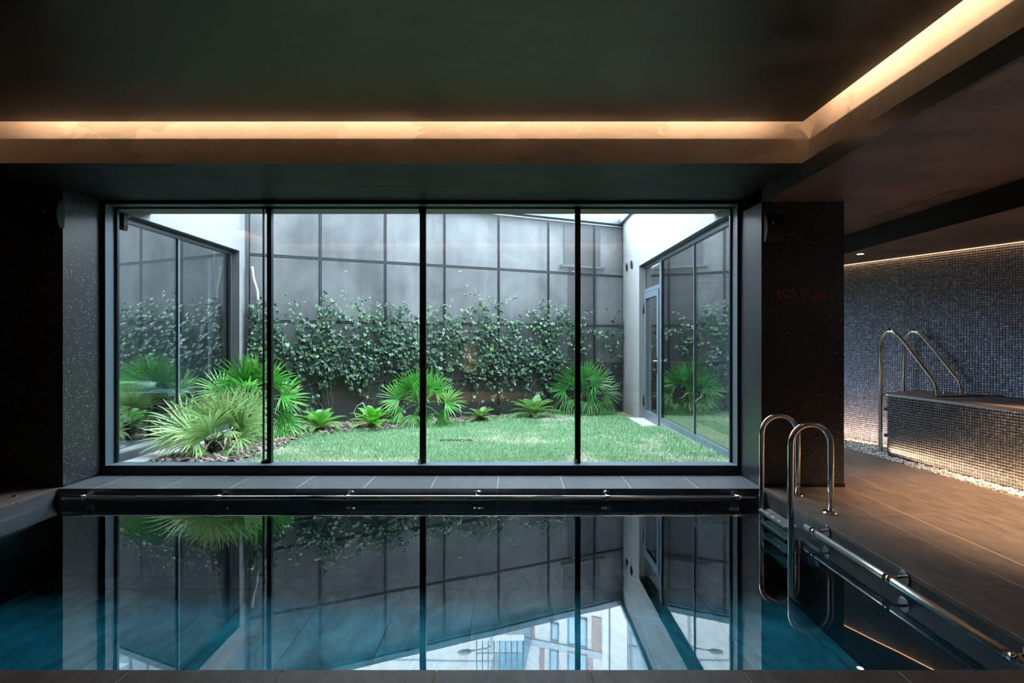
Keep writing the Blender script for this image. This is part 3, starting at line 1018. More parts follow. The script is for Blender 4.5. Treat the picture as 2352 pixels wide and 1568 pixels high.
# ------------------------------------------------------------------ wire trellis on the back wall
tr = thing('wire_trellis', along(-0.9, 0.12) + Vector((0, 0, -0.05)), 'fine steel wire mesh panels fixed in front of the concrete courtyard wall', 'trellis')
ang = math.atan(SK)
def grid_mesh(w_, h_):
    g = MB()
    nx, nz = int(round(w_ / 0.0227)), int(round(h_ / 0.0227))
    t = 0.0016
    for i in range(1, nx):
        x = w_ * i / nx
        g.add([(x - t, 0, 0), (x + t, 0, 0), (x + t, 0, h_), (x - t, 0, h_), (x, 0.003, 0), (x, 0.003, h_)],
              [(0, 1, 2, 3), (1, 4, 5, 2), (4, 0, 3, 5)])
    for i in range(1, nz):
        z = h_ * i / nz
        g.add([(0, -0.001, z - t), (w_, -0.001, z - t), (w_, -0.001, z + t), (0, -0.001, z + t), (0, 0.003, z), (w_, 0.003, z)],
              [(0, 1, 2, 3), (1, 4, 5, 2), (4, 0, 3, 5)])
    return g
def frame_mesh(w_, h_):
    g = MB(); b = 0.02
    g.box(0, w_, -0.004, 0.012, 0, b); g.box(0, w_, -0.004, 0.012, h_ - b, h_)
    g.box(0, b, -0.004, 0.012, b, h_ - b); g.box(w_ - b, w_, -0.004, 0.012, b, h_ - b)
    return g
cols_ = [(k * 1.0, 0.995) for k in range(6)] + [(6.0, 0.70)]
rows_ = [(-0.1, 0.705), (0.61, 0.975), (1.59, 0.975), (2.57, 0.965)]
cache = {}
s0 = along(-3.93, 0.12)
for sx, w_ in cols_:
    for z, h_ in rows_:
        if (w_, h_) not in cache:
            a_ = frame_mesh(w_, h_).build('mesh_panel', 'wire_bar'); b_ = grid_mesh(w_, h_).build('wire_grid', 'wire')
            cache[(w_, h_)] = (a_.data, b_.data)
            bpy.data.objects.remove(a_); bpy.data.objects.remove(b_)
        fr, gr = cache[(w_, h_)]
        pnl = inst('mesh_panel', fr, tr, s0 + UD * sx + Vector((0, 0, z)) - tr.location, (0, 0, ang))
        gg = inst('wire_grid', gr, pnl, (0, 0, 0)); gg['kind'] = 'stuff'

# ------------------------------------------------------------------ lawn and beds
def ground_z(x, y):
    t = (y - 5.4) / 5.4
    return 0.045 - 0.13 * max(0, min(1, t))
BED = [(-3.55, 5.38), (-3.0, 6.2), (-2.86, 6.75), (-2.85, 7.6), (-2.2, 7.95), (-1.35, 8.45), (-0.95, 8.8), (-0.25, 9.15), (0.75, 9.75), (1.5, 10.2), (2.2, 10.55)]
# bed edge derived from the picture: pixel -> ground point
bp = [(560, 1062), (600, 1035), (640, 1019), (700, 1006), (790, 996), (880, 990), (960, 982), (1060, 972), (1150, 962), (1230, 956), (1330, 947), (1429, 944)]
edge = []
for px, py in bp:
    Yg = 7.5
    for _ in range(8):
        z = ground_z(0, Yg)
        Yg = (CAMZ - z) / ((py - 784) / 1250)
    edge.append(((px - 1176) / 1250 * Yg, Yg))
edge = [(edge[0][0], YE)] + edge + [(XRW, edge[-1][1] + 0.02)]
ex = np.array([p[0] for p in edge]); ey = np.array([p[1] for p in edge])
order = np.argsort(ex)
def bed_edge_y(x):
    return np.interp(x, ex[order], ey[order])

def gz(x, y):
    t = np.clip((np.asarray(y) - 5.4) / 5.4, 0, 1)
    return 0.045 - 0.13 * t + 0.012 * np.sin(np.asarray(x) * 2.3) * t
# ground sheets
def sheet(name, x0, x1, fy0, fy1, mat, dz, nx=60, ny=30):
    g = MB(); vs = []
    for i in range(nx + 1):
        x = x0 + (x1 - x0) * i / nx
        a, b = fy0(x), fy1(x)
        for j in range(ny + 1):
            y = a + (b - a) * j / ny
            vs.append((x, y, float(gz(x, y)) + dz))
    fs = [(i * (ny + 1) + j, (i + 1) * (ny + 1) + j, (i + 1) * (ny + 1) + j + 1, i * (ny + 1) + j + 1) for i in range(nx) for j in range(ny)]
    g.add(vs, fs, True)
    return g.build(name, mat)
x_first = float(edge[0][0])
lawn = sheet('lawn', x_first, XRW + 0.085, lambda x: YE, lambda x: float(bed_edge_y(x)), 'turf_soil', 0)
tag(lawn, 'short green lawn with pale dry patches in the courtyard', 'lawn', None, 'stuff')
bed = sheet('mulch_bed', XLW + 0.0, XRW, lambda x: YE if x < x_first else float(bed_edge_y(x)), lambda x: backY(x), 'soil', -0.004)
tag(bed, 'planting bed of broken bark chips along the courtyard wall', 'bed')
m = MB(); m.prism([(XLW, YE), (-3.72, YE), (-3.66, 6.6), (-3.93, 8.1)], -0.2, 0.072)
struct(m.build('trim_curb', 'pale_stone'), 'pale stone strip along the left side window', 'curb')

# grass blades
rng = np.random.default_rng(3)
N = 150000
gx_ = rng.uniform(x_first, XRW + 0.075, N); gy_ = rng.uniform(YE + 0.01, 10.7, N)
keep = gy_ < bed_edge_y(gx_) + 0.04 * np.sin(gx_ * 31) * rng.random(N)
door = (gx_ > 2.0) & (gy_ > 8.33)
keep &= ~door & ~((gx_ > XRW - 0.01) & (gy_ > 8.3))
# thin wherever far, so the near lawn is denser
gx_, gy_ = gx_[keep], gy_[keep]
N = len(gx_)
def vnoise(x, y, s, seed):
    r2 = np.random.default_rng(seed).random((64, 64))
    u, v = x * s, y * s
    i, j = np.floor(u).astype(int), np.floor(v).astype(int)
    fu, fv = u - i, v - j
    fu = fu * fu * (3 - 2 * fu); fv = fv * fv * (3 - 2 * fv)
    g = lambda a, b: r2[a % 64, b % 64]
    return (g(i, j) * (1 - fu) + g(i + 1, j) * fu) * (1 - fv) + (g(i, j + 1) * (1 - fu) + g(i + 1, j + 1) * fu) * fv
h = rng.uniform(0.028, 0.062, N) * (0.75 + 0.5 * vnoise(gx_, gy_, 2.5, 1))
h *= 1 + 0.6 * (np.abs(gy_ - bed_edge_y(gx_)) < 0.12)
az = rng.uniform(0, 2 * PI, N); lean = rng.uniform(0.1, 0.9, N)
wd = rng.uniform(0.0016, 0.0032, N)
bz = gz(gx_, gy_)
dx, dy = np.cos(az), np.sin(az)
sx_, sy_ = -np.sin(az + rng.uniform(-.7, .7, N)), np.cos(az + rng.uniform(-.7, .7, N))
V = np.zeros((N, 5, 3))
V[:, 0] = np.stack([gx_ - sx_ * wd, gy_ - sy_ * wd, bz], 1)
V[:, 1] = np.stack([gx_ + sx_ * wd, gy_ + sy_ * wd, bz], 1)
mx_, my_ = gx_ + dx * h * lean * 0.35, gy_ + dy * h * lean * 0.35
V[:, 2] = np.stack([mx_ + sx_ * wd * .8, my_ + sy_ * wd * .8, bz + h * 0.62], 1)
V[:, 3] = np.stack([mx_ - sx_ * wd * .8, my_ - sy_ * wd * .8, bz + h * 0.62], 1)
V[:, 4] = np.stack([gx_ + dx * h * lean, gy_ + dy * h * lean, bz + h * (1.05 - lean * 0.4)], 1)
idx = np.arange(N)[:, None] * 5
quads = idx + np.array([[0, 1, 2, 3]]); tris = idx + np.array([[3, 2, 4]])
me = bpy.data.meshes.new('grass_blades')
me.vertices.add(N * 5); me.vertices.foreach_set('co', V.reshape(-1))
loops = np.concatenate([quads.reshape(-1), tris.reshape(-1)])
me.loops.add(len(loops)); me.loops.foreach_set('vertex_index', loops.astype(np.int32))
starts = np.concatenate([np.arange(N) * 4, N * 4 + np.arange(N) * 3]); tot = np.concatenate([np.full(N, 4), np.full(N, 3)])
me.polygons.add(2 * N); me.polygons.foreach_set('loop_start', starts.astype(np.int32)); me.polygons.foreach_set('loop_total', tot.astype(np.int32))
dry = vnoise(gx_, gy_, 1.3, 5) * 0.6 + vnoise(gx_, gy_, 4.0, 6) * 0.4
nearw = np.clip((6.5 - gy_) / 1.1, 0, 1)
p_dry = np.clip((dry - 0.62) * 2.4 + nearw * 1.1 * vnoise(gx_, gy_, 1.8, 9) * 1.5, 0, 0.85)
isdry = rng.random(N) < p_dry
r_ = rng.random(N)[:, None]
green = np.array([0.10, 0.27, 0.11]) * (1 - r_) + np.array([0.38, 0.62, 0.36]) * r_
straw = np.array([0.56, 0.54, 0.40]) * (1 - r_) + np.array([0.86, 0.84, 0.72]) * r_
colr = np.where(isdry[:, None], straw, green)
cc = np.ones((N, 5, 4)); cc[:, :, :3] = colr[:, None, :]
at_ = me.attributes.new('tone', 'FLOAT_COLOR', 'POINT'); at_.data.foreach_set('color', cc.reshape(-1))
me.materials.append(M['grass']); me.update(); me.validate()
go = bpy.data.objects.new('grass_blades', me); C.objects.link(go)
go.parent = lawn; go['kind'] = 'stuff'
# drain slot in the lawn
s = MB(); a = at(1010, 1017, 6.95); s.box(a.x, a.x + 0.42, a.y - 0.03, a.y + 0.03, 0.01, 0.035)
tag(s.build('lawn_drain', 'black_matt', None, a), 'dark narrow drain slot sunk in the lawn', 'drain')

# bark chips
def chip(mb, c, L, W, H, rot, tilt, tone=None):
    T = Matrix.Translation(c) @ Matrix.Rotation(rot, 4, 'Z') @ Matrix.Rotation(tilt, 4, 'X') @ Matrix.Rotation(tilt * 0.7, 4, 'Y')
    k = [R.uniform(0.7, 1.1) for _ in range(6)]
    poly = [(-L * k[0], -W * 0.3), (-L * 0.3, -W * k[1]), (L * k[2], -W * 0.6), (L * 0.9 * k[3], W * 0.5), (0, W * k[4]), (-L * 0.8, W * 0.6 * k[5])]
    vs = [T @ Vector((x, y, 0)) for x, y in poly] + [T @ Vector((x * 0.8, y * 0.8, H)) for x, y in poly]
    n = 6
    fs = [tuple(range(n))[::-1], tuple(range(n, 2 * n))] + [(i, (i + 1) % n, n + (i + 1) % n, n + i) for i in range(n)]
    mb.add(vs, fs)
def bed_point():
    while True:
        x = R.uniform(XLW + 0.05, XRW - 0.05); y = R.uniform(YE + 0.02, 10.8)
        lo = YE if x < x_first else float(bed_edge_y(x))
        if lo + 0.0 < y < backY(x) - 0.05 and not (x < -3.66 and y < 7.9):
            return x, y
variants = []
for _ in range(8):
    b_ = MB(); chip(b_, Vector((0, 0, 0)), R.uniform(0.035, 0.055), R.uniform(0.018, 0.032), 0.012, 0, 0)
    o_ = b_.build('bark_chip', 'bark'); variants.append(o_.data); bpy.data.objects.remove(o_)
pts = []
while len(pts) < 300:
    x, y = bed_point()
    if y < 6.9 and x < -2.4:
        pts.append((x, y))
for x, y in pts:
    inst('bark_chip', R.choice(variants), bed, (x, y, float(gz(x, y)) + R.uniform(0.012, 0.05)), (R.uniform(-.5, .5), R.uniform(-.5, .5), R.uniform(0, 6.28)))
b_ = MB()
for _ in range(5200):
    x, y = bed_point()
    chip(b_, Vector((x, y, float(gz(x, y)) + R.uniform(0.0, 0.045))), R.uniform(0.022, 0.05), R.uniform(0.014, 0.028), 0.012, R.uniform(0, 6.28), R.uniform(-.5, .5))
o_ = b_.build('bark_bulk', 'bark_bulk', bed); o_['kind'] = 'stuff'

# ------------------------------------------------------------------ palms
def leaflet(mb, base, d, nrm, L, W, droop, c0, c1, segs=5, fold=0.35):
    """a tapered V-folded blade starting at base, heading d, facing nrm, bending down by droop"""
    d = d.normalized(); s_ = d.cross(nrm).normalized()
    vs, tn = [], []
    for i in range(segs + 1):
        t = i / segs
        w_ = W * (0.35 + 1.3 * t if t < 0.5 else 1.0) * (1 - max(0, t - 0.45) / 0.55) ** 0.8 + 0.0005
        p = base + d * (L * t) + Vector((0, 0, -1)) * droop * L * t * t * t
        n_ = nrm
        vs += [p - s_ * w_ + n_ * w_ * fold, p, p + s_ * w_ + n_ * w_ * fold]
        col = tuple(a + (b - a) * t for a, b in zip(c0, c1))
        tn += [col] * 3
    fs = []
    for i in range(segs):
        a = i * 3
        fs += [(a, a + 1, a + 4, a + 3), (a + 1, a + 2, a + 5, a + 4)]
    mb.add(vs, fs, False, tn)

def fan_frond(parent, base, d, length, rad, face, pal, rnd, nl=19, span=185, droop=0.12):
    mb = MB()
    d = Vector(d).normalized()
    hub = base + d * length + Vector((0, 0, -0.05 * length))
    mid = base.lerp(hub, 0.5) + Vector((0, 0, 0.03))
    c0, c1, tip = pal
    mb.tube([base, mid, hub], [0.008, 0.006, 0.005], 5, False, c1)
    s_ = d.cross(Vector(face)).normalized()
    nrm = s_.cross(d).normalized()
    if nrm.dot(Vector((0, -1, 0.6))) < 0:
        nrm = -nrm
    for k in range(nl):
        th = math.radians(-span / 2 + span * k / (nl - 1) + rnd.uniform(-2, 2))
        dd = (d * math.cos(th) + s_ * math.sin(th) + nrm * rnd.uniform(0.10, 0.34)).normalized()
        L = rad * (0.72 + 0.28 * math.cos(th * 0.7)) * rnd.uniform(0.9, 1.06)
        j = rnd.uniform(0.65, 1.4)
        col0 = tuple(c * j for c in c0); col1 = tuple(c * j for c in (tip if rnd.random() < 0.15 else c1))
        leaflet(mb, hub, dd, nrm, L, rad * 0.033, droop * rnd.uniform(0.3, 2.2), col0, col1)
    return mb.build('frond', 'palm_leaf', parent)

def fan_palm(name, base, crown_z, rad, fronds, label, pal, seed, plen=0.28, trunk_r=0.06):
    rnd = random.Random(seed)
    t = thing(name, base, label, 'palm')
    crown = Vector((base[0], base[1], crown_z))
    mb = MB()
    b = Vector(base)
    pts = [b.lerp(crown, k / 6) + Vector((0.008 * math.sin(k * 2.1), 0.008 * math.cos(k * 1.7), 0)) for k in range(7)]
    mb.tube(pts, [trunk_r * (1.15 - 0.3 * k / 6 + 0.08 * (k % 2)) for k in range(7)], 12)
    for k in range(26):
        an = rnd.uniform(0, 6.28); z = rnd.uniform(0, 1)
        p = b.lerp(crown, z); q = p + Vector((math.cos(an), math.sin(an), 0.5)) * (trunk_r * 1.7)
        mb.tube([p, q, q + Vector((0, 0, 0.05))], [0.012, 0.009, 0.003], 5)
    mb.build('trunk', 'trunk', t)
    for (azd, eld, ls, rs) in fronds:
        a_, e_ = math.radians(azd + rnd.uniform(-6, 6)), math.radians(eld + rnd.uniform(-4, 4))
        d = Vector((math.cos(a_) * math.cos(e_), math.sin(a_) * math.cos(e_), math.sin(e_)))
        # the blade turns its face up and outwards, partly towards the open side of the courtyard
        face = Vector((rnd.uniform(-0.9, 0.9), -1.0, 0.9 + rnd.uniform(-0.7, 0.5)))
        fan_frond(t, crown, d, plen * ls * 1.25, rad * rs * 0.84, face, pal, rnd, droop=0.08 + (0.55 if eld < 0 else 0.0))
    return t

# azimuth: 0 = right, 90 = away, 180 = left, 270 = towards the hall
PALE = ((0.20, 0.42, 0.09), (0.52, 0.72, 0.38), (0.72, 0.68, 0.26))
LUSH = ((0.05, 0.30, 0.03), (0.15, 0.52, 0.10), (0.36, 0.62, 0.14))
DEEP = ((0.03, 0.17, 0.03), (0.07, 0.30, 0.07), (0.2, 0.38, 0.1))
def gpt(px, py):
    Yg = 7.0
    for _ in range(8):
        Yg = (CAMZ - float(gz(0, Yg))) / ((py - 784) / 1250)
    x = (px - 1176) / 1250 * Yg
    return (x, Yg, float(gz(x, Yg)))
b1 = gpt(492, 1046)
fan_palm('fan_palm', b1, b1[2] + 0.17, 0.46,
         [(182, 30, 1.5, 1.2), (168, 55, 1.1, 1.2), (95, 80, 1.0, 1.15), (18, 60, 1.1, 1.15), (4, 30, 1.5, 1.15), (188, 8, 1.7, 1.05), (352, 10, 1.6, 1.0),
          (262, 52, 0.8, 1.1), (235, 22, 1.0, 1.0), (290, 24, 1.0, 1.0), (215, -6, 1.0, 0.85), (318, -14, 1.2, 0.8), (262, -28, 0.8, 0.8)],
         'pale green bushy fan palm at the front left of the bed beside the stone strip', PALE, 11, 0.17, 0.055)
b1b = gpt(545, 1022)
fan_palm('fan_palm', b1b, b1b[2] + 0.27, 0.42,
         [(0, 40, 1.1, 1.0), (340, 12, 1.1, 1.0), (60, 60, 1, 1), (300, 30, 1, 0.95), (350, -18, 1.1, 0.9), (270, -20, 0.8, 0.8), (120, 70, 1, 1), (310, -8, 1, 0.85)],
         'smaller yellowish fan palm just right of the bushy pale one', PALE, 12, 0.18, 0.05)
b2 = gpt(588, 1008)
fan_palm('fan_palm', b2, b2[2] + 0.48, 0.46,
         [(178, 58, 1.2, 1.2), (90, 84, 1.1, 1.25), (10, 58, 1.2, 1.1), (184, 24, 1.6, 1.05), (0, 22, 1.3, 1.0), (250, 55, 0.8, 1.2), (190, -8, 1.4, 0.9),
          (345, -14, 1.5, 0.9), (300, -30, 1.2, 0.8), (235, -20, 1.1, 0.8), (350, -48, 1.6, 0.85), (30, 10, 1.3, 0.9), (150, 30, 1.2, 0.9), (5, -35, 1.7, 0.9)],
         'tall bright green fan palm behind the first window division', LUSH, 21, 0.22, 0.06)
b3 = gpt(968, 978)
fan_palm('fan_palm', b3, b3[2] + 0.34, 0.45,
         [(175, 48, 1.2, 1.0), (150, 68, 1.1, 1.05), (90, 86, 1.0, 1.05), (30, 62, 1.1, 1.0), (0, 42, 1.2, 1.0), (183, 16, 1.4, 1.0), (0, 10, 1.5, 0.95),
          (200, -14, 1.3, 0.85), (345, -22, 1.4, 0.85), (240, -35, 1.0, 0.8), (300, 15, 1.0, 0.95), (250, 35, 0.8, 1.0), (290, -38, 1.1, 0.8), (265, 60, 0.8, 1.0)],
         'bright green fan palm behind the middle window division', LUSH, 31, 0.20, 0.055)
b4 = (1.32, 10.05, float(gz(1.32, 10.05)))
fan_palm('fan_palm', b4, b4[2] + 0.42, 0.48,
         [(175, 48, 1.2, 1.0), (140, 70, 1.1, 1.0), (90, 86, 1.0, 1.05), (40, 66, 1.1, 1.0), (3, 40, 1.2, 1.0), (183, 12, 1.4, 0.95), (0, 6, 1.4, 0.95),
          (200, -18, 1.2, 0.85), (340, -28, 1.4, 0.85), (250, -35, 1.0, 0.8), (300, 20, 1.0, 0.95), (250, 40, 0.8, 1.0), (290, -30, 1.1, 0.8), (268, 5, 0.9, 0.9), (225, 20, 1.1, 0.95), (320, 35, 1.1, 1.0)],
         'dark green fan palm near the back right corner of the courtyard', DEEP, 44, 0.20, 0.055)

def cycad(px, py, L, label, seed, nf=16, pal=None, up=1.0):
    rnd = random.Random(seed)
    base = Vector(gpt(px, py))
    t = thing('sago_palm', base, label, 'palm')
    mb = MB(); mb.tube([base + Vector((0, 0, -0.02)), base + Vector((0, 0, 0.04)), base + Vector((0, 0, 0.085)), base + Vector((0, 0, 0.11))], [0.055, 0.075, 0.06, 0.02], 14)
    mb.build('trunk', 'trunk', t)
    c0, c1 = pal
    for k in range(nf):
        a_ = 2 * PI * k / nf + rnd.uniform(-.15, .15)
        inner = k % 3 == 0
        el = math.radians((68 if inner else (44 if k % 3 == 1 else 20)) * up + rnd.uniform(-7, 7))
        l_ = L * (0.85 if inner else 1.0) * rnd.uniform(0.88, 1.08)
        h_ = Vector((math.cos(a_), math.sin(a_), 0))
        pts = []
        steps = 12
        p = base + Vector((0, 0, 0.07))
        e_ = el
        for i in range(steps + 1):
            pts.append(p.copy())
            p = p + (h_ * math.cos(e_) + Vector((0, 0, 1)) * math.sin(e_)) * (l_ / steps)
            e_ -= math.radians(2.5 + 4.0 * i / steps)
        fb = MB()
        fb.tube(pts, [0.007 - 0.005 * i / steps for i in range(steps + 1)], 5, False, c0)
        side = h_.cross(Vector((0, 0, 1))).normalized()
        npair = 30
        for q in range(3, npair):
            u = q / npair * steps
            i = min(int(u), steps - 1)
            pt = pts[i].lerp(pts[i + 1], u - i)
            dr = (pts[i + 1] - pts[i]).normalized()
            upn = side.cross(dr).normalized()
            if upn.z < 0:
                upn = -upn
            ll = L * 0.26 * math.sin(PI * min(1, (q / npair) * 0.75 + 0.28)) ** 0.7
            f_ = q / npair
            col = tuple(a + (b - a) * f_ for a, b in zip(c0, c1))
            for sg in (-1, 1):
                dd = dr * 0.75 + side * sg * 0.85 + upn * 0.35
                leaflet(fb, pt, dd, upn, ll, 0.0052, 0.1, col, tuple(c * 1.1 for c in c1), 2, 0.2)
        fb.build('frond', 'palm_leaf', t)
    return t
YG_ = ((0.30, 0.46, 0.03), (0.12, 0.42, 0.10))
LG = ((0.24, 0.50, 0.02), (0.10, 0.44, 0.05))
OG = ((0.26, 0.30, 0.03), (0.10, 0.34, 0.10))
cycad(735, 994, 0.42, 'small yellow green sago palm against the dark wall base, leftmost of the sago palms', 51, 18, YG_)
cycad(856, 988, 0.40, 'vivid green upright sago palm left of the middle window division', 52, 17, LG, 1.12)
cycad(1104, 968, 0.32, 'smallest sago palm at the edge of the lawn below the ivy gap', 53, 13, OG, 0.85)
cycad(1226, 962, 0.50, 'wide olive green sago palm left of the right window division', 54, 18, OG, 0.95)

# hoses in the bed
hp = [at(842, 940, 8.4), at(833, 925, 8.4), at(820, 932, 8.4), at(813, 945, 8.4), at(818, 958, 8.4), at(830, 955, 8.4), at(838, 950, 8.4)]
s = MB(); s.tube(hp, 0.008, 8)
tag(s.build('garden_hose', 'white_pipe', None, hp[-1]), 'thin white hose looped behind the vivid sago palm', 'hose')
hp = [at(1037, 932, 9.0), at(1045, 925, 9.0), at(1054, 930, 9.0), at(1058, 945, 9.0), at(1060, 962, 9.0)]
s = MB(); s.tube(hp, 0.006, 8)
tag(s.build('garden_hose', 'white_pipe', None, hp[-1]), 'thin grey hose arching out of the bark right of the middle palm', 'hose')

# ------------------------------------------------------------------ ivy
def ivy_shape(sz, fold):
    pts = [(0, 0), (0.34, -0.20), (0.48, 0.10), (0.30, 0.22), (0.46, 0.52), (0.18, 0.55), (0, 1.0), (-0.18, 0.55), (-0.46, 0.52), (-0.30, 0.22), (-0.48, 0.10), (-0.34, -0.20)]
    vs = [(x * sz, -y * sz + 0.0, abs(x) * sz * fold) for x, y in pts]
    vs.append((0, -0.3 * sz, 0.02 * sz))
    fs = [(12, i, (i + 1) % 12) for i in range(12)]
    return vs, fs
ivv = []
for k in range(5):
    b_ = MB(); vs, fs = ivy_shape(1.0, (-0.35, -0.15, 0.1, 0.3, -0.5)[k]); b_.add(vs, fs)
    o_ = b_.build('leaf', 'ivy_leaf'); ivv.append(o_.data); bpy.data.objects.remove(o_)
ROT0 = math.atan(SK)
def leaf_rot(rnd):
    # leaf plane hangs in front of the wall, tip down, tilted outwards
    base = Matrix.Rotation(ROT0, 3, 'Z') @ Matrix.Rotation(math.radians(90 - rnd.uniform(0, 55)), 3, 'X')
    return base @ Matrix.Rotation(rnd.uniform(-0.9, 0.9), 3, 'Z') @ Matrix.Rotation(rnd.uniform(-0.5, 0.5), 3, 'Y')
L0 = math.sqrt(1 + SK * SK)
def vine(s_root, label, seed, width, ztop, zlow, n_branch, dens):
    """s_root: distance along the wall from its left corner"""
    rnd = random.Random(seed)
    P = lambda s, z, off: s0 + UD * s + ND * off + Vector((0, 0, z))
    root = P(s_root, -0.02, 0.03)
    t = thing('ivy_vine', root, label, 'ivy', 'ivy vines climbing the wire trellis')
    st = MB()
    leaves = []
    def strand(sa, za, heading, n, step, thick, dn, sink):
        s, z = sa, za
        pts = [P(s, z, 0.02)]
        hd = heading
        for i in range(n):
            hd += rnd.uniform(-0.35, 0.35) + sink
            s += math.sin(hd) * step; z += math.cos(hd) * step
            s = max(0.05, min(6.65, s))
            if z > ztop + rnd.uniform(-.1, .15):
                hd += 1.2 * (1 if math.sin(hd) > 0 else -1)
            z = max(0.02, z)
            off = 0.02 + abs(rnd.gauss(0, 0.02))
            pts.append(P(s, z, off))
            if rnd.random() < dn:
                for _ in range(rnd.choice((1, 1, 2, 3))):
                    leaves.append((s + rnd.gauss(0, 0.035), z + rnd.gauss(0, 0.03), off + rnd.uniform(0.0, 0.06)))
        st.tube(pts, [thick * (1 - 0.6 * i / len(pts)) for i in range(len(pts))], 4, False)
        return pts, s, z
    for _ in range(rnd.choice((2, 3))):
        strand(s_root + rnd.uniform(-.05, .05), 0.0, rnd.uniform(-.15, .15), int(zlow / 0.05) + 4, 0.05, 0.007, 0.08, 0)
    for b in range(n_branch):
        sa = s_root + rnd.uniform(-width, width); za = zlow + rnd.uniform(0.0, 0.35)
        st.tube([P(s_root, zlow * rnd.uniform(0.2, 0.8), 0.02), P((s_root + sa) / 2, zlow * 0.8, 0.03), P(sa, za, 0.02)], 0.003, 4, False)
        strand(sa, za, rnd.uniform(-.5, .5), int((ztop - za) / 0.034 * rnd.uniform(0.8, 1.25)), 0.036, 0.003, dens, 0.0)
        if rnd.random() < 0.85:   # a strand hanging down
            strand(sa + rnd.uniform(-.15, .15), za + rnd.uniform(0.05, .5), PI + rnd.uniform(-.3, .3), rnd.randint(8, 20), 0.034, 0.0025, dens * 0.95, 0)
    st.build('stems', 'ivy_stem', t)
    big, small = 0, MB()
    for (s, z, off) in leaves:
        sz = rnd.uniform(0.032, 0.078)
        if z > ztop - 0.15:
            sz *= 0.6
        p = P(s, z, off)
        rot = leaf_rot(rnd)
        if sz > 0.058 and big < 290:
            big += 1
            o = bpy.data.objects.new('leaf', rnd.choice(ivv))
            o.parent = t
            o.location = p - t.location
            o.rotation_euler = rot.to_euler()
            o.scale = (sz, sz, sz)
            C.objects.link(o)
        else:
            vs, fs = ivy_shape(sz, rnd.uniform(-.5, .3))
            small.add([rot @ Vector(v) + p for v in vs], fs)
    o = small.build('small_leaves', 'ivy_leaf_bulk', t); o['kind'] = 'stuff'
    return len(leaves)
VN = [  # s_root, label, width, ztop, zlow, branches, density
    (0.22, 'sparse ivy at the back left corner by the white pipe', 0.18, 1.95, 0.75, 5, 0.40),
    (0.62, 'dense ivy with pale bare stems just right of the first window division', 0.24, 2.08, 0.75, 12, 0.72),
    (1.12, 'ivy with a long drooping strand above the leftmost sago palm', 0.26, 1.95, 0.70, 10, 0.62),
    (1.65, 'bushy ivy left of the second mesh joint reaching down to the sago palm', 0.28, 1.98, 0.65, 12, 0.70),
    (2.15, 'ivy left of the bright middle fan palm', 0.26, 2.0, 0.70, 11, 0.68),
    (2.62, 'ivy directly behind the middle window division', 0.22, 1.95, 0.80, 8, 0.52),
    (3.10, 'thin ivy right of the middle window division', 0.26, 1.95, 0.75, 8, 0.48),
    (3.55, 'ivy trailing low above the smallest sago palm', 0.26, 2.12, 0.62, 10, 0.62),
    (4.05, 'thick ivy left of the wide olive sago palm', 0.28, 2.05, 0.60, 12, 0.66),
    (4.55, 'thickest ivy above the wide olive sago palm', 0.28, 2.05, 0.62, 13, 0.70),
    (5.05, 'ivy behind the right window division', 0.26, 1.95, 0.75, 10, 0.56),
    (5.55, 'thin ivy above the dark green corner palm', 0.24, 2.0, 0.85, 8, 0.42),
    (6.28, 'straggling ivy with tangled bare stems in the back right corner', 0.26, 1.92, 1.0, 8, 0.34)]
for i, (s_, lab, wdt, zt, zl_, nb, dn) in enumerate(VN):
    nleaf = vine(s_, lab, 100 + i, wdt, zt, zl_, nb, dn)
    bpy.data.objects  # keep order

# ------------------------------------------------------------------ buildings beyond the wall
bld = thing('apartment_building', (1.98, 20, -0.5), 'white modern block with brown panels beyond the courtyard wall', 'building')
fu = Vector((0.935, -0.355, 0)); fn = Vector((-0.355, -0.935, 0))
F0 = Vector((1.98, 20, 0))
def mir(px, py):
    """point of the far facade that the pool mirrors at a given picture point"""
    o = Vector((0, 0, 2 * WZ - CAMZ)); d = Vector(((px - 1176) / 1250, 1, (py - 784) / 1250))
    t = (F0 - o).dot(fn) / d.dot(fn)
    p = o + d * t
    return (p - F0).dot(fu), p.z
def fbox(mb, u0, u1, z0, z1, a, b):
    T = Matrix.Translation(F0) @ Matrix((fu, -fn, Vector((0, 0, 1)))).transposed().to_4x4()
    return mb.box(u0, u1, -b, -a, z0, z1, 0, T)
ua = mir(1203, 1471)[0]; ub = mir(1383, 1440)[0]
m = MB(); fbox(m, ua, ub + 0.1, -0.5, 15, -4, 0); m.build('wall', 'facade', bld)
def framed(px0, px1, py0, py1):
    u0, z0 = mir(px0, py0); u1, z1 = mir(px1, py1)
    z0 = mir((px0 + px1) / 2, py0)[1]; z1 = mir((px0 + px1) / 2, py1)[1]
    f = MB()
    e_ = 0.06
    fbox(f, u0, u0 + e_, z0, z1, -0.02, 0.06); fbox(f, u1 - e_, u1, z0, z1, -0.02, 0.06)
    fbox(f, u0, u1, z0, z0 + e_, -0.02, 0.06); fbox(f, u0, u1, z1 - e_, z1, -0.02, 0.06)
    wo = f.build('window', 'far_frame', bld)
    g = MB(); fbox(g, u0 + e_, u1 - e_, z0 + e_, z1 - e_, 0.0, 0.03); o = g.build('pane', 'far_pane'); o.parent = wo
    o.location = (0, 0, 0)
    o.data.transform(Matrix.Translation(-bld.location))
for q in ((1265, 1284, 1430, 1471), (1304, 1349, 1417, 1484), (1263, 1284, 1490, 1560), (1304, 1350, 1497, 1575)):
    framed(*q)
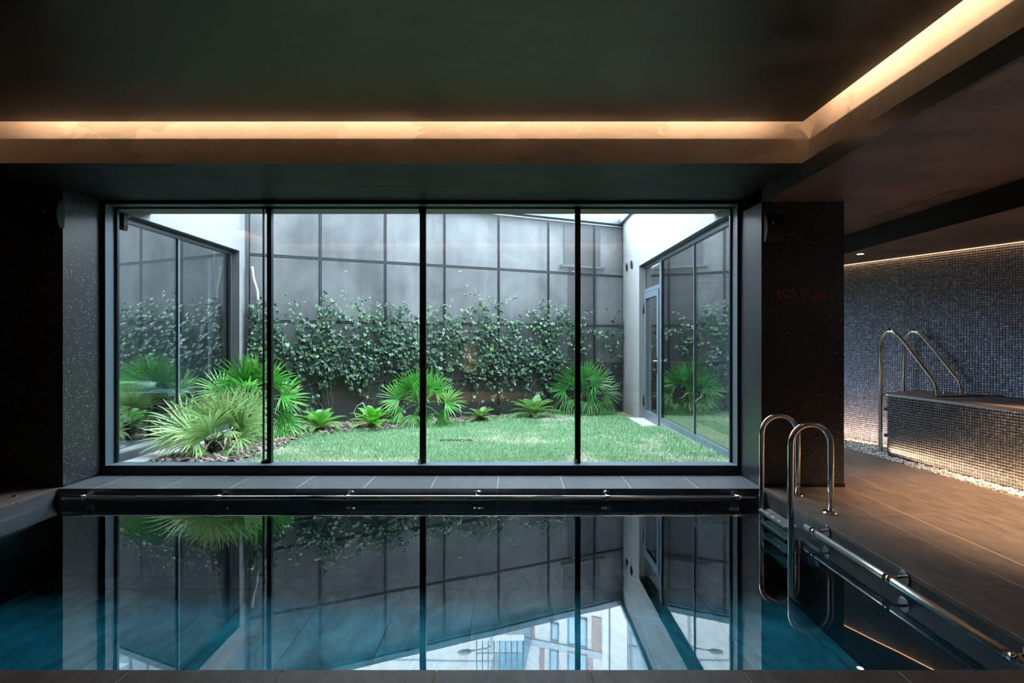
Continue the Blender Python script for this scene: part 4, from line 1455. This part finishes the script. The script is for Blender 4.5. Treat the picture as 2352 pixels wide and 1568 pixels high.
for q in ((1359, 1381, 1417, 1500), (1240, 1251, 1488, 1560), (1349, 1362, 1508, 1580), (1219, 1229, 1440, 1475)):
    u0, u1 = mir(q[0], q[2])[0], mir(q[1], q[2])[0]
    zc = [(mir((q[0] + q[1]) / 2, y_)[1]) for y_ in (q[2], q[3])]
    s = MB(); fbox(s, u0, u1, zc[0], zc[1], 0.0, 0.04); s.build('brown_panel', 'facade_brown', bld)
for py in (1489, 1600):
    z = mir(1300, py)[1]
    s = MB(); fbox(s, ua, ub, z - 0.13, z + 0.13, 0.0, 0.05); s.build('floor_band', 'facade_band', bld)
# lower floors (seen directly above the coping)
for k, (p0, p1) in enumerate(((1303, 1349), (1395, 1410))):
    pass
for u0, w_ in ((ua + 0.6, 0.8), (ua + 2.1, 0.9), (ua + 3.4, 0.5)):
    f = MB(); fbox(f, u0, u0 + w_, 4.6, 6.6, -0.02, 0.05); wo = f.build('window', 'far_frame', bld)
s = MB(); s.tube([F0 + fu * (ub + 0.15) + fn * 0.15 + Vector((0, 0, -0.5)), F0 + fu * (ub + 0.15) + fn * 0.15 + Vector((0, 0, 15))], 0.12, 16); s.build('round_column', 'facade', bld)
# wing to the right: glazed part
m = MB()
tag_ = thing('glazed_block', (4.5, 18.9, -0.5), 'teal grey glazed block right of the white apartment building', 'building')
F1 = F0 + fu * (ub + 0.3)
m.prism([(F1.x, F1.y), (F1.x + 0.55, F1.y - 0.2), (F1.x + 0.55, F1.y + 4), (F1.x, F1.y + 4)], -0.5, 15); m.build('white_pier', 'facade', tag_)
m = MB(); m.prism([(F1.x + 0.55, F1.y - 0.15), (F1.x + 2.6, F1.y - 1.0), (F1.x + 2.6, F1.y + 4), (F1.x + 0.55, F1.y + 4)], -0.5, 15); m.build('glass_wall', 'coping', tag_)
for k in range(6):
    z = 6.0 + k * 1.6
    s = MB(); s.prism([(F1.x + 0.6, F1.y - 0.19), (F1.x + 2.6, F1.y - 1.06), (F1.x + 2.6, F1.y - 0.98), (F1.x + 0.6, F1.y - 0.10)], z, z + 0.08); s.build('transom', 'far_frame', tag_)
for k in range(5):
    a = k * 0.5 + 0.1
    s = MB(); s.box(F1.x + 0.55 + a * 0.92, F1.x + 0.60 + a * 0.92, F1.y - 0.22 - a * 0.39, F1.y - 0.15 - a * 0.39, -0.5, 15); s.build('fin', 'far_frame', tag_)
# pale grey building with balcony cage on the left
gb = thing('grey_building', (-3.2, 20.5, -0.5), 'plain pale grey building left of the white apartment building', 'building')
m = MB(); m.box(-9.5, -0.45, 20.0, 24, -0.5, 15); m.build('wall', 'facade_grey', gb)
m = MB(); m.box(-9.5, -0.45, 19.96, 20.0, 7.2, 7.28); m.box(-9.5, -0.45, 19.96, 20.0, 10.2, 10.26); m.build('string_course', 'facade_band', gb)
bal = MB(); bal.box(-1.25, 0.42, 18.7, 20.4, 8.55, 8.75); bal.box(-0.9, 0.42, 18.9, 20.4, 10.9, 11.1); bal.build('balcony_slab', 'facade_grey', gb)
bars = MB()
for k in range(9):
    x = -1.22 + k * 0.2
    bars.tube([(x, 18.75, 8.7), (x, 18.75, 11.2)], 0.022, 6)
for k in range(6):
    y = 18.75 + k * 0.24
    bars.tube([(0.40, y, 8.7), (0.40, y, 11.2)], 0.022, 6)
for z in (9.2, 9.9, 10.6):
    bars.tube([(-1.22, 18.75, z), (0.40, 18.75, z), (0.40, 20.0, z)], 0.02, 6)
bars.build('balcony_railing', 'far_frame', gb)
m = MB(); m.box(-0.44, 0.4, 19.95, 20.4, 8.7, 12.0); m.build('glazed_door', 'far_pane', gb)
# street lamp
sl = thing('street_lamp', (-0.86, 16.0, -0.5), 'grey street lamp with one arm beyond the courtyard wall', 'lamp')
m = MB(); m.tube([(-0.60, 16.0, -0.5), (-0.60, 16.0, 7.55)], [0.07, 0.045], 12); m.build('pole', 'plaster_grey', sl)
m = MB(); m.tube([(-0.60, 16.0, 7.4), (-0.75, 16.0, 7.50), (-1.25, 16.0, 7.58)], 0.025, 8); m.build('arm', 'plaster_grey', sl)
m = MB(); m.tube([(-1.2, 16.0, 7.57), (-1.3, 16.0, 7.60), (-1.5, 16.0, 7.62), (-1.6, 16.0, 7.61)], [0.04, 0.08, 0.07, 0.02], 12); m.build('lamp_head', 'plaster_grey', sl)
m = MB(); m.box(-40, 40, 11.5, 60, -0.7, -0.52)
struct(m.build('ground_street', 'plaster_grey'), 'paved ground beyond the courtyard', 'ground')

# ------------------------------------------------------------------ mosaic wall and tub
def mosaic(name, parent, O, U, N_, lenU, lenV, pitch=0.027, gap=0.0014, seed=1, th=0.004, mat='tile_dark'):
    """real little tiles laid in rows on a face; O lower corner, U along, z up, N_ outward"""
    rg = np.random.default_rng(seed)
    nu, nv = int(lenU / pitch), int(lenV / pitch)
    iu, iv = np.meshgrid(np.arange(nu), np.arange(nv), indexing='ij')
    iu = iu.reshape(-1); iv = iv.reshape(-1); n = len(iu)
    U = np.array(U); Nn = np.array(N_); Z = np.array([0, 0, 1.0]); O = np.array(O)
    c = O + np.outer((iu + 0.5) * pitch, U) + np.outer((iv + 0.5) * pitch, Z)
    hgt = pitch / 2 - gap
    V = np.zeros((n, 8, 3))
    tu = rg.normal(0, 0.00035, n); tv = rg.normal(0, 0.00035, n)
    k = 0
    for lvl in (0, 1):
        for (a, b) in ((-1, -1), (1, -1), (1, 1), (-1, 1)):
            h_ = hgt - (0.0010 if lvl else 0)
            depth = (th + (a * tu + b * tv)) if lvl else np.zeros(n)
            V[:, k] = c + U * (a * h_) + Z * (b * h_) + depth[:, None] * Nn
            k += 1
    f = np.array([[4, 5, 6, 7], [0, 1, 5, 4], [1, 2, 6, 5], [2, 3, 7, 6], [3, 0, 4, 7]])
    if np.dot(np.cross(U, Z), Nn) < 0:
        f = f[:, ::-1]
    F = (np.arange(n)[:, None, None] * 8 + f[None]).reshape(-1)
    me = bpy.data.meshes.new(name)
    me.vertices.add(n * 8); me.vertices.foreach_set('co', (V - np.array(parent.location if parent.type == 'EMPTY' else (0, 0, 0))).reshape(-1))
    me.loops.add(len(F)); me.loops.foreach_set('vertex_index', F.astype(np.int32))
    me.polygons.add(n * 5); me.polygons.foreach_set('loop_start', (np.arange(n * 5) * 4).astype(np.int32)); me.polygons.foreach_set('loop_total', np.full(n * 5, 4, np.int32))
    me.materials.append(M[mat]); me.update(); me.validate()
    o = bpy.data.objects.new(name, me); C.objects.link(o); o.parent = parent; o['kind'] = 'stuff'
    return o
WU = Vector((-SK, 1, 0)).normalized(); WN = Vector((-1, -SK, 0)).normalized()
m = MB()
m.prism([(wallX(0), 0), (wallX(0) + 0.3, 0), (wallX(9.9) + 0.3, 9.9), (wallX(9.9), 9.9)], -0.25, 2.75)
mw = struct(m.build('wall_right', 'wall_grout'), 'dark mosaic wall behind the hot tub', 'wall')
mosaic('mosaic_tiles', mw, (wallX(3.3), 3.3, 0.0), WU, WN, 7.2, 2.36, seed=4, mat='wall_tile_lit')
m = MB(); m.prism([(wallX(-3.2), -3.2), (wallX(-3.2) + 0.3, -3.2), (wallX(0) + 0.3, 0), (wallX(0), 0)], -0.25, 2.75)
m.build('plain_part', 'black_matt', mw)
# tub
TZ = 0.71
def tx(y):
    return 4.243 - 0.09 * (y - 6.15)
TA = Vector((tx(6.15), 6.15, 0))                         # far front corner
TU = Vector((0.09, -1, 0)).normalized()                 # along the front towards the camera
TN = Vector((-1, -0.09, 0)).normalized()
EU = -WN                                                # far end face direction towards the wall
te = 0.60
TB = TA + EU * te
TD = TA + TU * 5.2
tb = thing('hot_tub', TA, 'raised hot tub clad in small dark mosaic tiles on the right', 'tub')
inner_off = 0.11
m = MB()
pin = lambda p: (p.x, p.y)
Y2 = TD.y
outer = [TA, TB, Vector((wallX(Y2) - 0.002, Y2, 0)), TD]
ia = TA + EU * inner_off - WU * 0.42
ia = Vector((tx(TA.y - 0.42) + inner_off, TA.y - 0.42, 0))
ib = Vector((wallX(5.83) - 0.10, 5.83, 0))
ic = Vector((wallX(Y2 + 0.3) - 0.10, Y2 + 0.3, 0)); id_ = Vector((tx(Y2 + 0.3) + inner_off, Y2 + 0.3, 0))
inner = [ia, ib, ic, id_]
def ring(mb, out, inn, z0, z1, zi):
    n = 4
    vs = [(p.x, p.y, z0) for p in out] + [(p.x, p.y, z1) for p in out] + [(p.x, p.y, z1) for p in inn] + [(p.x, p.y, zi) for p in inn]
    fs = [(i, 4 + i, 4 + (i + 1) % n, (i + 1) % n) for i in range(n)]
    fs += [(4 + i, 8 + i, 8 + (i + 1) % n, 4 + (i + 1) % n) for i in range(n)]
    fs += [(8 + i, 12 + i, 12 + (i + 1) % n, 8 + (i + 1) % n) for i in range(n)]
    fs += [(12, 13, 14, 15)]
    mb.add(vs, fs)
ring(m, outer, inner, -0.05, TZ - 0.012, 0.1)
m.build('tub_body', 'mosaic_grout', tb)
m = MB()
for p_, q_ in zip(inner, inner[1:] + inner[:1]):
    c_ = Vector((sum(v.x for v in inner) / 4, sum(v.y for v in inner) / 4, 0))
    p2, q2 = p_ + (c_ - p_).normalized() * 0.012, q_ + (c_ - q_).normalized() * 0.012
    m.prism([pin(p_), pin(q_), pin(q2), pin(p2)], 0.1, TZ - 0.002)
m.prism([pin(p) for p in inner], 0.09, 0.11)
m.build('lining', 'wet_slate', tb)
m = MB()
exp = lambda p, d: p + d
ring(m, [TA + TN * 0.006 - TU * 0.006, TB - TU * 0.006, outer[2], TD + TN * 0.006], inner, TZ - 0.012, TZ, TZ - 0.012)
m.build('rim', 'slate', tb)
mosaic('mosaic_tiles', tb, tuple(TA + Vector((0, 0, 0.0))), TU, TN, 5.1, TZ - 0.014, seed=8)
mosaic('mosaic_tiles', tb, tuple(TA), EU, Vector((-SK, 1, 0)).normalized(), te - 0.01, TZ - 0.014, seed=9)
m = MB(); m.prism([pin(p) for p in inner], 0.2, 0.60)
o = m.build('tub_water', 'tub_water', tb); o['kind'] = 'stuff'

# tub ladder
def arc_rail(P0, U2, prof, rad=0.021):
    """prof: list of (t, z) in the plane P0 + U2*t"""
    return [P0 + U2 * t + Vector((0, 0, z)) for t, z in prof]
def smooth_profile(pts, n=7):
    out = []
    for i, p in enumerate(pts):
        if i in (0, len(pts) - 1) or len(p) < 3:
            out.append((p[0], p[1])); continue
        a, b, r_ = pts[i - 1], pts[i + 1], p[2]
        pa = Vector((a[0] - p[0], a[1] - p[1])).normalized() * r_; pb = Vector((b[0] - p[0], b[1] - p[1])).normalized() * r_
        A_, B_ = Vector((p[0], p[1])) + pa, Vector((p[0], p[1])) + pb
        for k in range(n + 1):
            u = k / n
            q = A_ * (1 - u) ** 2 + Vector((p[0], p[1])) * 2 * u * (1 - u) + B_ * u * u
            out.append((q.x, q.y))
    return out
LU = -WU
P0 = Vector((4.30, 6.35, 0))
tl = thing('tub_ladder', P0, 'stainless steel ladder arching over the end of the hot tub', 'ladder')
prof = smooth_profile([(0, 0.0), (0, 1.355, 0.13), (0.125, 1.43, 0.10), (0.24, 1.30, 0.06), (0.585, 0.83, 0.07), (0.60, 0.30)])
for k in (0, 1):
    off = EU * (0.45 * k)
    off = Vector((0.911, 0.412, 0)) * (0.45 * k)
    s = MB(); s.tube(arc_rail(P0 + off, LU, prof), 0.0215, 14); s.build('handrail', 'chrome', tl)
    s = MB(); s.tube([P0 + off + Vector((0, 0, 0.665)), P0 + off + LU * 0.19 + Vector((0, 0, 0.665))], 0.018, 10); s.build('stub_bracket', 'chrome', tl)
for z in (0.50, 0.20):
    s = MB()
    a = P0 + LU * 0.02 + Vector((0, 0, z))
    W_ = Vector((0.911, 0.412, 0)) * 0.45
    T = Matrix.Translation(a) @ Matrix((Vector((0.911, 0.412, 0)), LU, Vector((0, 0, 1)))).transposed().to_4x4()
    s.box(0, 0.45, 0.02, 0.10, -0.016, 0.016, 0.003, T)
    s.box(0.02, 0.06, 0.10, 0.18, -0.012, 0.012, 0.0, T)
    s.build('step', 'black', tl)
# grab rail on the mosaic wall inside the tub
gr = thing('grab_rail', (wallX(5.6) - 0.09, 5.6, 0.68), 'steel grab rail on the mosaic wall above the hot tub rim', 'rail')
s = MB(); a = Vector((wallX(5.95), 5.95, 0.655)) + WN * 0.09; b = Vector((wallX(4.3), 4.3, 0.70)) + WN * 0.09
s.tube([a, b], 0.02, 12); s.build('bar', 'chrome', gr)
for yy, zz in ((5.78, 0.66), (4.9, 0.685)):
    s = MB(); c_ = Vector((wallX(yy), yy, zz + 0.02))
    s.disc(c_, WN, 0.05, 0.01, 20); s.tube([c_, c_ + WN * 0.09], 0.012, 8); s.build('bracket', 'chrome', gr)
s = MB(); c_ = Vector((wallX(5.72) - 0.3, 5.72, 0.66)); s.disc(at(2168, 910, 5.7), (0, 0, 1), 0.012, 0.05, 12, 0.4)
tag(s.build('tub_fitting', 'chrome', None, at(2168, 910, 5.7)), 'small steel knob at the inner edge of the hot tub rim', 'fitting')

# gravel strip
gv = MB()
ge = [(gx(2.0) + 0.004, 2.0), (gx(6.64) + 0.004, 6.64), (gx(7.6), 7.6), (wallX(7.6) - 0.0, 7.6), (wallX(6.45), 6.45), (TB.x, TB.y), (TA.x, TA.y), (tx(2.0), 2.0)]
gv.prism(ge, -0.2, -0.03)
gs = gv.build('gravel_strip', 'dark_grout', None, (4.1, 5.6, -0.03))
tag(gs, 'strip of white pebbles along the foot of the hot tub', 'gravel')
def pebble(mb, c, r_, rot, fl_):
    T = Matrix.Translation(c) @ Matrix.Rotation(rot, 4, 'Z')
    a, b, h_ = r_ * 1.25, r_ * 0.85, r_ * fl_
    vs = [T @ Vector((0, 0, h_))]
    for k in range(6):
        an = PI * k / 3
        vs.append(T @ Vector((a * math.cos(an), b * math.sin(an), h_ * 0.25)))
    vs.append(T @ Vector((0, 0, -h_ * 0.6)))
    fs = [(0, 1 + k, 1 + (k + 1) % 6) for k in range(6)] + [(7, 1 + (k + 1) % 6, 1 + k) for k in range(6)]
    mb.add(vs, fs, True)
pv = []
for _ in range(5):
    b_ = MB(); pebble(b_, Vector((0, 0, 0)), 1.0, 0, R.uniform(0.5, 0.8)); o_ = b_.build('pebble', 'pebble'); pv.append(o_.data); bpy.data.objects.remove(o_)
def inside_gravel(x, y):
    if y < TA.y:
        return gx(y) + 0.012 < x < tx(y) - 0.012
    if y < 7.5:
        lo = gx(y) + 0.012
        hi = wallX(y) - 0.015
        # skip the tub end
        q = Vector((x, y, 0)) - TA
        if q.dot(Vector((-SK, 1, 0)).normalized()) < 0.012 and x > TA.x:
            return False
        return lo < x < hi
    return False
cnt = 0
while cnt < 300:
    y = R.uniform(4.5, 5.9); x = R.uniform(gx(y), tx(y) + 0.05)
    if inside_gravel(x, y):
        r0 = R.uniform(0.011, 0.019)
        inst('pebble', R.choice(pv), gs, Vector((x, y, R.uniform(-0.008, 0.006))) - gs.location, (R.uniform(-.4, .4), R.uniform(-.4, .4), R.uniform(0, 6)), (r0, r0, r0)); cnt += 1
b_ = MB()
cnt = 0
while cnt < 6500:
    y = R.uniform(3.5, 7.5); x = R.uniform(3.9, 5.0)
    if inside_gravel(x, y):
        pebble(b_, Vector((x, y, R.uniform(-0.022, 0.004))), R.uniform(0.008, 0.017), R.uniform(0, 6), R.uniform(0.5, 0.9)); cnt += 1
o_ = b_.build('pebble_bulk', 'pebble_bulk', gs); o_['kind'] = 'stuff'

# tub lights: LED profiles
def line_light(name, a, b, width, energy, direction, spread=180):
    a, b = Vector(a), Vector(b)
    return area(name, (a + b) / 2, (b - a).length, width, energy, (1.0, 0.56, 0.30), direction, (b - a), spread)
la = Vector((gx(6.1) + 0.02, 6.1, 0.016)); lb = Vector((gx(2.2) + 0.02, 2.2, 0.016))
s = MB(); s.tube([la - Vector((0.012, 0, 0.026)), lb - Vector((0.012, 0, 0.026))], 0.008, 6)
tag(s.build('light_strip', 'black_matt', None, la), 'light strip profile sunk in the pebbles along the hot tub front', 'light')
line_light('tub_front_light', la, lb, 0.03, 26, (0.93, 0.0, 0.38), 120)
la = Vector((wallX(6.5), 6.5, 0.02)) + WN * 0.22; lb = Vector((wallX(8.6), 8.6, 0.02)) + WN * 0.22
s = MB(); s.tube([la - Vector((0.012, 0, 0.03)), lb - Vector((0.012, 0, 0.03))], 0.008, 6)
tag(s.build('light_strip', 'black_matt', None, la), 'light strip profile sunk in the pebbles at the foot of the mosaic wall', 'light')
line_light('wall_foot_light', la, lb, 0.03, 9, (0.9, 0.4, 0.38), 120)
la = Vector((wallX(8.6), 8.6, 2.335)) + WN * 0.016; lb = Vector((wallX(3.4), 3.4, 2.335)) + WN * 0.016
s = MB()
hw = WN * 0.009
s.prism([(la.x - hw.x, la.y - hw.y), (lb.x - hw.x, lb.y - hw.y), (lb.x + hw.x, lb.y + hw.y), (la.x + hw.x, la.y + hw.y)], 2.309, 2.317)
tag(s.build('light_strip', 'led', None, la), 'long glowing light line between the ceiling and the mosaic wall', 'light')

# downlights
def downlight(p, energy, label, cone=75, col=(1.0, 0.66, 0.40), r_=0.035, glow=True):
    t = thing('downlight', p, label, 'lamp', 'recessed ceiling downlights')
    s = MB(); s.tube([p, p - Vector((0, 0, 0.004))], r_ * 1.25, 20); s.build('lamp_rim', 'black', t)
    s = MB(); s.tube([p - Vector((0, 0, 0.002)), p - Vector((0, 0, 0.0055))], r_, 20); s.build('lamp_face', 'lamp_glow', t)
    d = bpy.data.lights.new('downlight_beam', 'SPOT'); d.energy = energy; d.color = col
    d.spot_size = math.radians(cone); d.spot_blend = 0.8; d.shadow_soft_size = 0.03
    o = bpy.data.objects.new('downlight_beam', d); C.objects.link(o); o.location = p - Vector((0, 0, 0.02))
downlight(Vector((4.08, 6.374, 2.312)), 14, 'small glowing round downlight in the low ceiling near the light line')
downlight(Vector((4.05, 4.05, 2.312)), 850, 'downlight over the deck in front of the hot tub, right of the frame', 80)

for x_, w_ in ((-3.2, 'left'), (-1.0, 'middle'), (1.19, 'right')):
    downlight(Vector((x_, 0.32, ZS)), 9, w_ + ' one of three downlights in the front soffit above the near pool edge', 60)
# warm lit timber door behind the camera (its reflection shows in the big window)
td = thing('timber_door', (-1.07, -3.19, 0), 'lit timber panel door on the wall behind the camera', 'door')
m = MB(); m.box(-1.32, -0.82, -3.2, -3.16, 0.0, 2.3); m.build('door_frame', 'black', td)
for k in range(5):
    s = MB(); s.box(-1.24 + k * 0.066, -1.24 + k * 0.066 + 0.06, -3.16, -3.14, 0.5, 2.2); s.build('board', 'wood', td)
downlight(Vector((-1.07, -2.25, 2.63)), 420, 'downlight in front of the timber door behind the camera', 70)

# ------------------------------------------------------------------ pool ladder and handrails
pl = thing('pool_ladder', (2.387, 4.31, 0), 'stainless steel pool ladder with two arched handrails at the right end of the pool', 'ladder')
for y_ in (4.076, 4.55):
    xa_, xb_ = 2.087, 2.387
    pts = [Vector((2.20, y_, -0.66)), Vector((2.13, y_, -0.645)), Vector((2.10, y_, -0.61)), Vector((xa_, y_, -0.55)), Vector((xa_, y_, 0.0)), Vector((xa_, y_, 0.50))]
    cx_, r0 = (xa_ + xb_) / 2, (xb_ - xa_) / 2
    for k in range(1, 16):
        an = PI - PI * k / 15
        pts.append(Vector((cx_ + r0 * math.cos(an), y_, 0.515 + r0 * math.sin(an))))
    pts += [Vector((xb_, y_, 0.3)), Vector((xb_, y_, 0.005))]
    s = MB(); s.tube(pts, 0.0225, 16); s.build('handrail', 'chrome', pl)
    s = MB(); s.tube([(xb_, y_, 0.001), (xb_, y_, 0.008), (xb_, y_, 0.016), (xb_, y_, 0.024)], [0.062, 0.060, 0.045, 0.024], 24); s.build('base_flange', 'chrome', pl)
for k, z in enumerate((-0.108, -0.205, -0.305, -0.41)):
    s = MB()
    s.box(2.05, 2.15, 4.098, 4.528, z - 0.003, z, 0.001)
    s.box(2.05, 2.054, 4.098, 4.528, z - 0.02, z)
    for j in range(3):
        yy = 4.2 + j * 0.1
        s.box(2.075, 2.13, yy, yy + 0.05, z, z + 0.002)
    s.build('step', 'satin', pl)

hr = thing('pool_handrail', (-0.88, 4.65, -0.05), 'long steel handrail along the far wall of the pool under the ledge', 'rail', 'pool edge handrails')
s = MB(); s.tube([(-3.835, 4.65, -0.05), (2.08, 4.65, -0.05)], 0.0215, 16); s.build('bar', 'chrome', hr)
for x in (-3.675, -2.515, -1.406, -0.294, 0.822, 1.938):
    s = MB()
    s.disc((x, 4.752, -0.052), (0, -1, 0), 0.042, 0.007, 24)
    s.tube([(x - 0.012, 4.746, -0.04), (x - 0.012, 4.69, -0.04), (x - 0.004, 4.655, -0.045)], 0.008, 8)
    s.tube([(x - 0.03, 4.65, -0.05), (x + 0.03, 4.65, -0.05)], 0.0232, 16)
    s.build('bracket', 'chrome', hr)
hr2 = thing('pool_handrail', (2.104, 3.1, -0.04), 'steel handrail running along the right wall of the pool towards the ladder', 'rail', 'pool edge handrails')
s = MB(); s.tube([(2.104, 3.896, -0.04), (2.104, 2.16, -0.04)], 0.0215, 16); s.build('bar', 'satin', hr2)
for y_ in (3.79, 3.035, 2.28):
    s = MB()
    s.disc((2.204, y_ + 0.02, -0.042), (-1, 0, 0), 0.042, 0.007, 24)
    s.tube([(2.198, y_ + 0.02, -0.035), (2.14, y_ + 0.015, -0.035), (2.108, y_, -0.038)], 0.008, 8)
    s.tube([(2.104, y_ + 0.03, -0.04), (2.104, y_ - 0.03, -0.04)], 0.0232, 16)
    s.build('bracket', 'chrome', hr2)

# ------------------------------------------------------------------ pier details
def lettering(x0, x1, z0, z1, y, label):
    t = thing('depth_sign', ((x0 + x1) / 2, y, z0), label, 'sign')
    cu = bpy.data.curves.new('lettering', 'FONT'); cu.body = 'BAZIN_H 1.55m'; cu.extrude = 0.0008; cu.resolution_u = 3
    cu.offset = 0.012
    tmp = bpy.data.objects.new('tmp', cu); C.objects.link(tmp)
    dg = bpy.context.evaluated_depsgraph_get(); me = bpy.data.meshes.new_from_object(tmp.evaluated_get(dg))
    bpy.data.objects.remove(tmp)
    co = np.empty(len(me.vertices) * 3); me.vertices.foreach_get('co', co); co = co.reshape(-1, 3)
    mn, mx = co.min(0), co.max(0)
    cap = 0.0
    X = (co[:, 0] - mn[0]) / (mx[0] - mn[0]) * (x1 - x0) + x0
    Zc = co[:, 1] / 0.72 * (z1 - z0) + z0
    Yc = y - 0.0015 - (co[:, 2] - mn[2])
    out = np.stack([X - t.location.x, Yc - t.location.y, Zc - t.location.z], 1)
    me.vertices.foreach_set('co', out.reshape(-1)); me.materials.clear(); me.materials.append(M['sign_ink']); me.update()
    o = bpy.data.objects.new('lettering', me); C.objects.link(o); o.parent = t
    s = MB(); s.box(x0 - 0.015, x1 + 0.02, y - 0.002, y - 0.0003, z0 - 0.010, z0 - 0.005); s.build('underline', 'sign_ink', t)
k_ = YP / 1250
lettering((1785 - 1176) * k_, (1894 - 1176) * k_, CAMZ - (682 - 784) * k_, CAMZ - (665 - 784) * k_, YP, 'faint red pool depth sign on the black pier right of the window')
lettering(-4.90, (6 - 1176) * k_, CAMZ - (682 - 784) * k_, CAMZ - (665 - 784) * k_, YP, 'pool depth sign on the black pier at the far left edge')

def speaker(cx, cz, w_, h_, bulge, label, em):
    t = thing('wall_speaker', (cx, YP, cz), label, 'speaker', 'wall speakers on the piers')
    n = 8
    prof = []
    for k in range(n + 1):
        u = -1 + 2 * k / n
        prof.append((YP - 0.05 - bulge * (1 - u * u), cz + u * h_ / 2))
    vs, fs = [], []
    for xx in (cx - w_ / 2, cx + w_ / 2):
        vs += [(xx, y_, z_) for y_, z_ in prof] + [(xx, YP - 0.0005, cz + h_ / 2), (xx, YP - 0.0005, cz - h_ / 2)]
    q = n + 3
    for k in range(q):
        fs.append((k, (k + 1) % q, q + (k + 1) % q, q + k))
    fs += [tuple(range(q)), tuple(range(q, 2 * q))[::-1]]
    s = MB(); s.add(vs, fs); s.build('cabinet', 'black_matt', t)
    s = MB(); ex_, ez_ = em
    y_ = YP - 0.05 - bulge - 0.002
    s.box(ex_ - 0.011, ex_ + 0.011, y_, y_ + 0.004, ez_ + 0.008, ez_ + 0.011)
    s.box(ex_ - 0.011, ex_ + 0.011, y_, y_ + 0.004, ez_ - 0.011, ez_ - 0.008)
    s.box(ex_ - 0.011, ex_ - 0.008, y_, y_ + 0.004, ez_ - 0.011, ez_ + 0.011)
    s.box(ex_ + 0.001, ex_ + 0.010, y_, y_ + 0.004, ez_ - 0.002, ez_ + 0.010)
    s.build('emblem', 'emblem', t)
ks = (YP - 0.1) / 1250
speaker((100 - 1176) * ks, CAMZ + (784 - 488) * ks, 0.20, 0.235, 0.035, 'dark curved wall speaker high on the left pier', ((97 - 1176) * ks, CAMZ + (784 - 485) * ks))
speaker((1784 - 1176) * ks, CAMZ + (784 - 520) * ks, 0.145, 0.235, 0.035, 'dark curved wall speaker high on the right pier', ((1778 - 1176) * ks, CAMZ + (784 - 511) * ks))
s = MB(); xx = (1779.5 - 1176) * k_; zz = CAMZ + (784 - 545) * k_
s.box(xx - 0.021, xx + 0.021, YP - 0.003, YP - 0.0004, zz - 0.005, zz + 0.005)
tag(s.build('small_plate', 'emblem', None, (xx, YP, zz)), 'tiny pale plate below the speaker on the right pier', 'plate')
s = MB(); q = gpt  # small floor drain on the far left deck
s.tube([(-4.13, 4.52, 0.0), (-4.13, 4.52, 0.004)], 0.022, 16)
tag(s.build('floor_drain', 'chrome', None, (-4.13, 4.52, 0.0)), 'small round drain in the deck at the far left', 'drain')
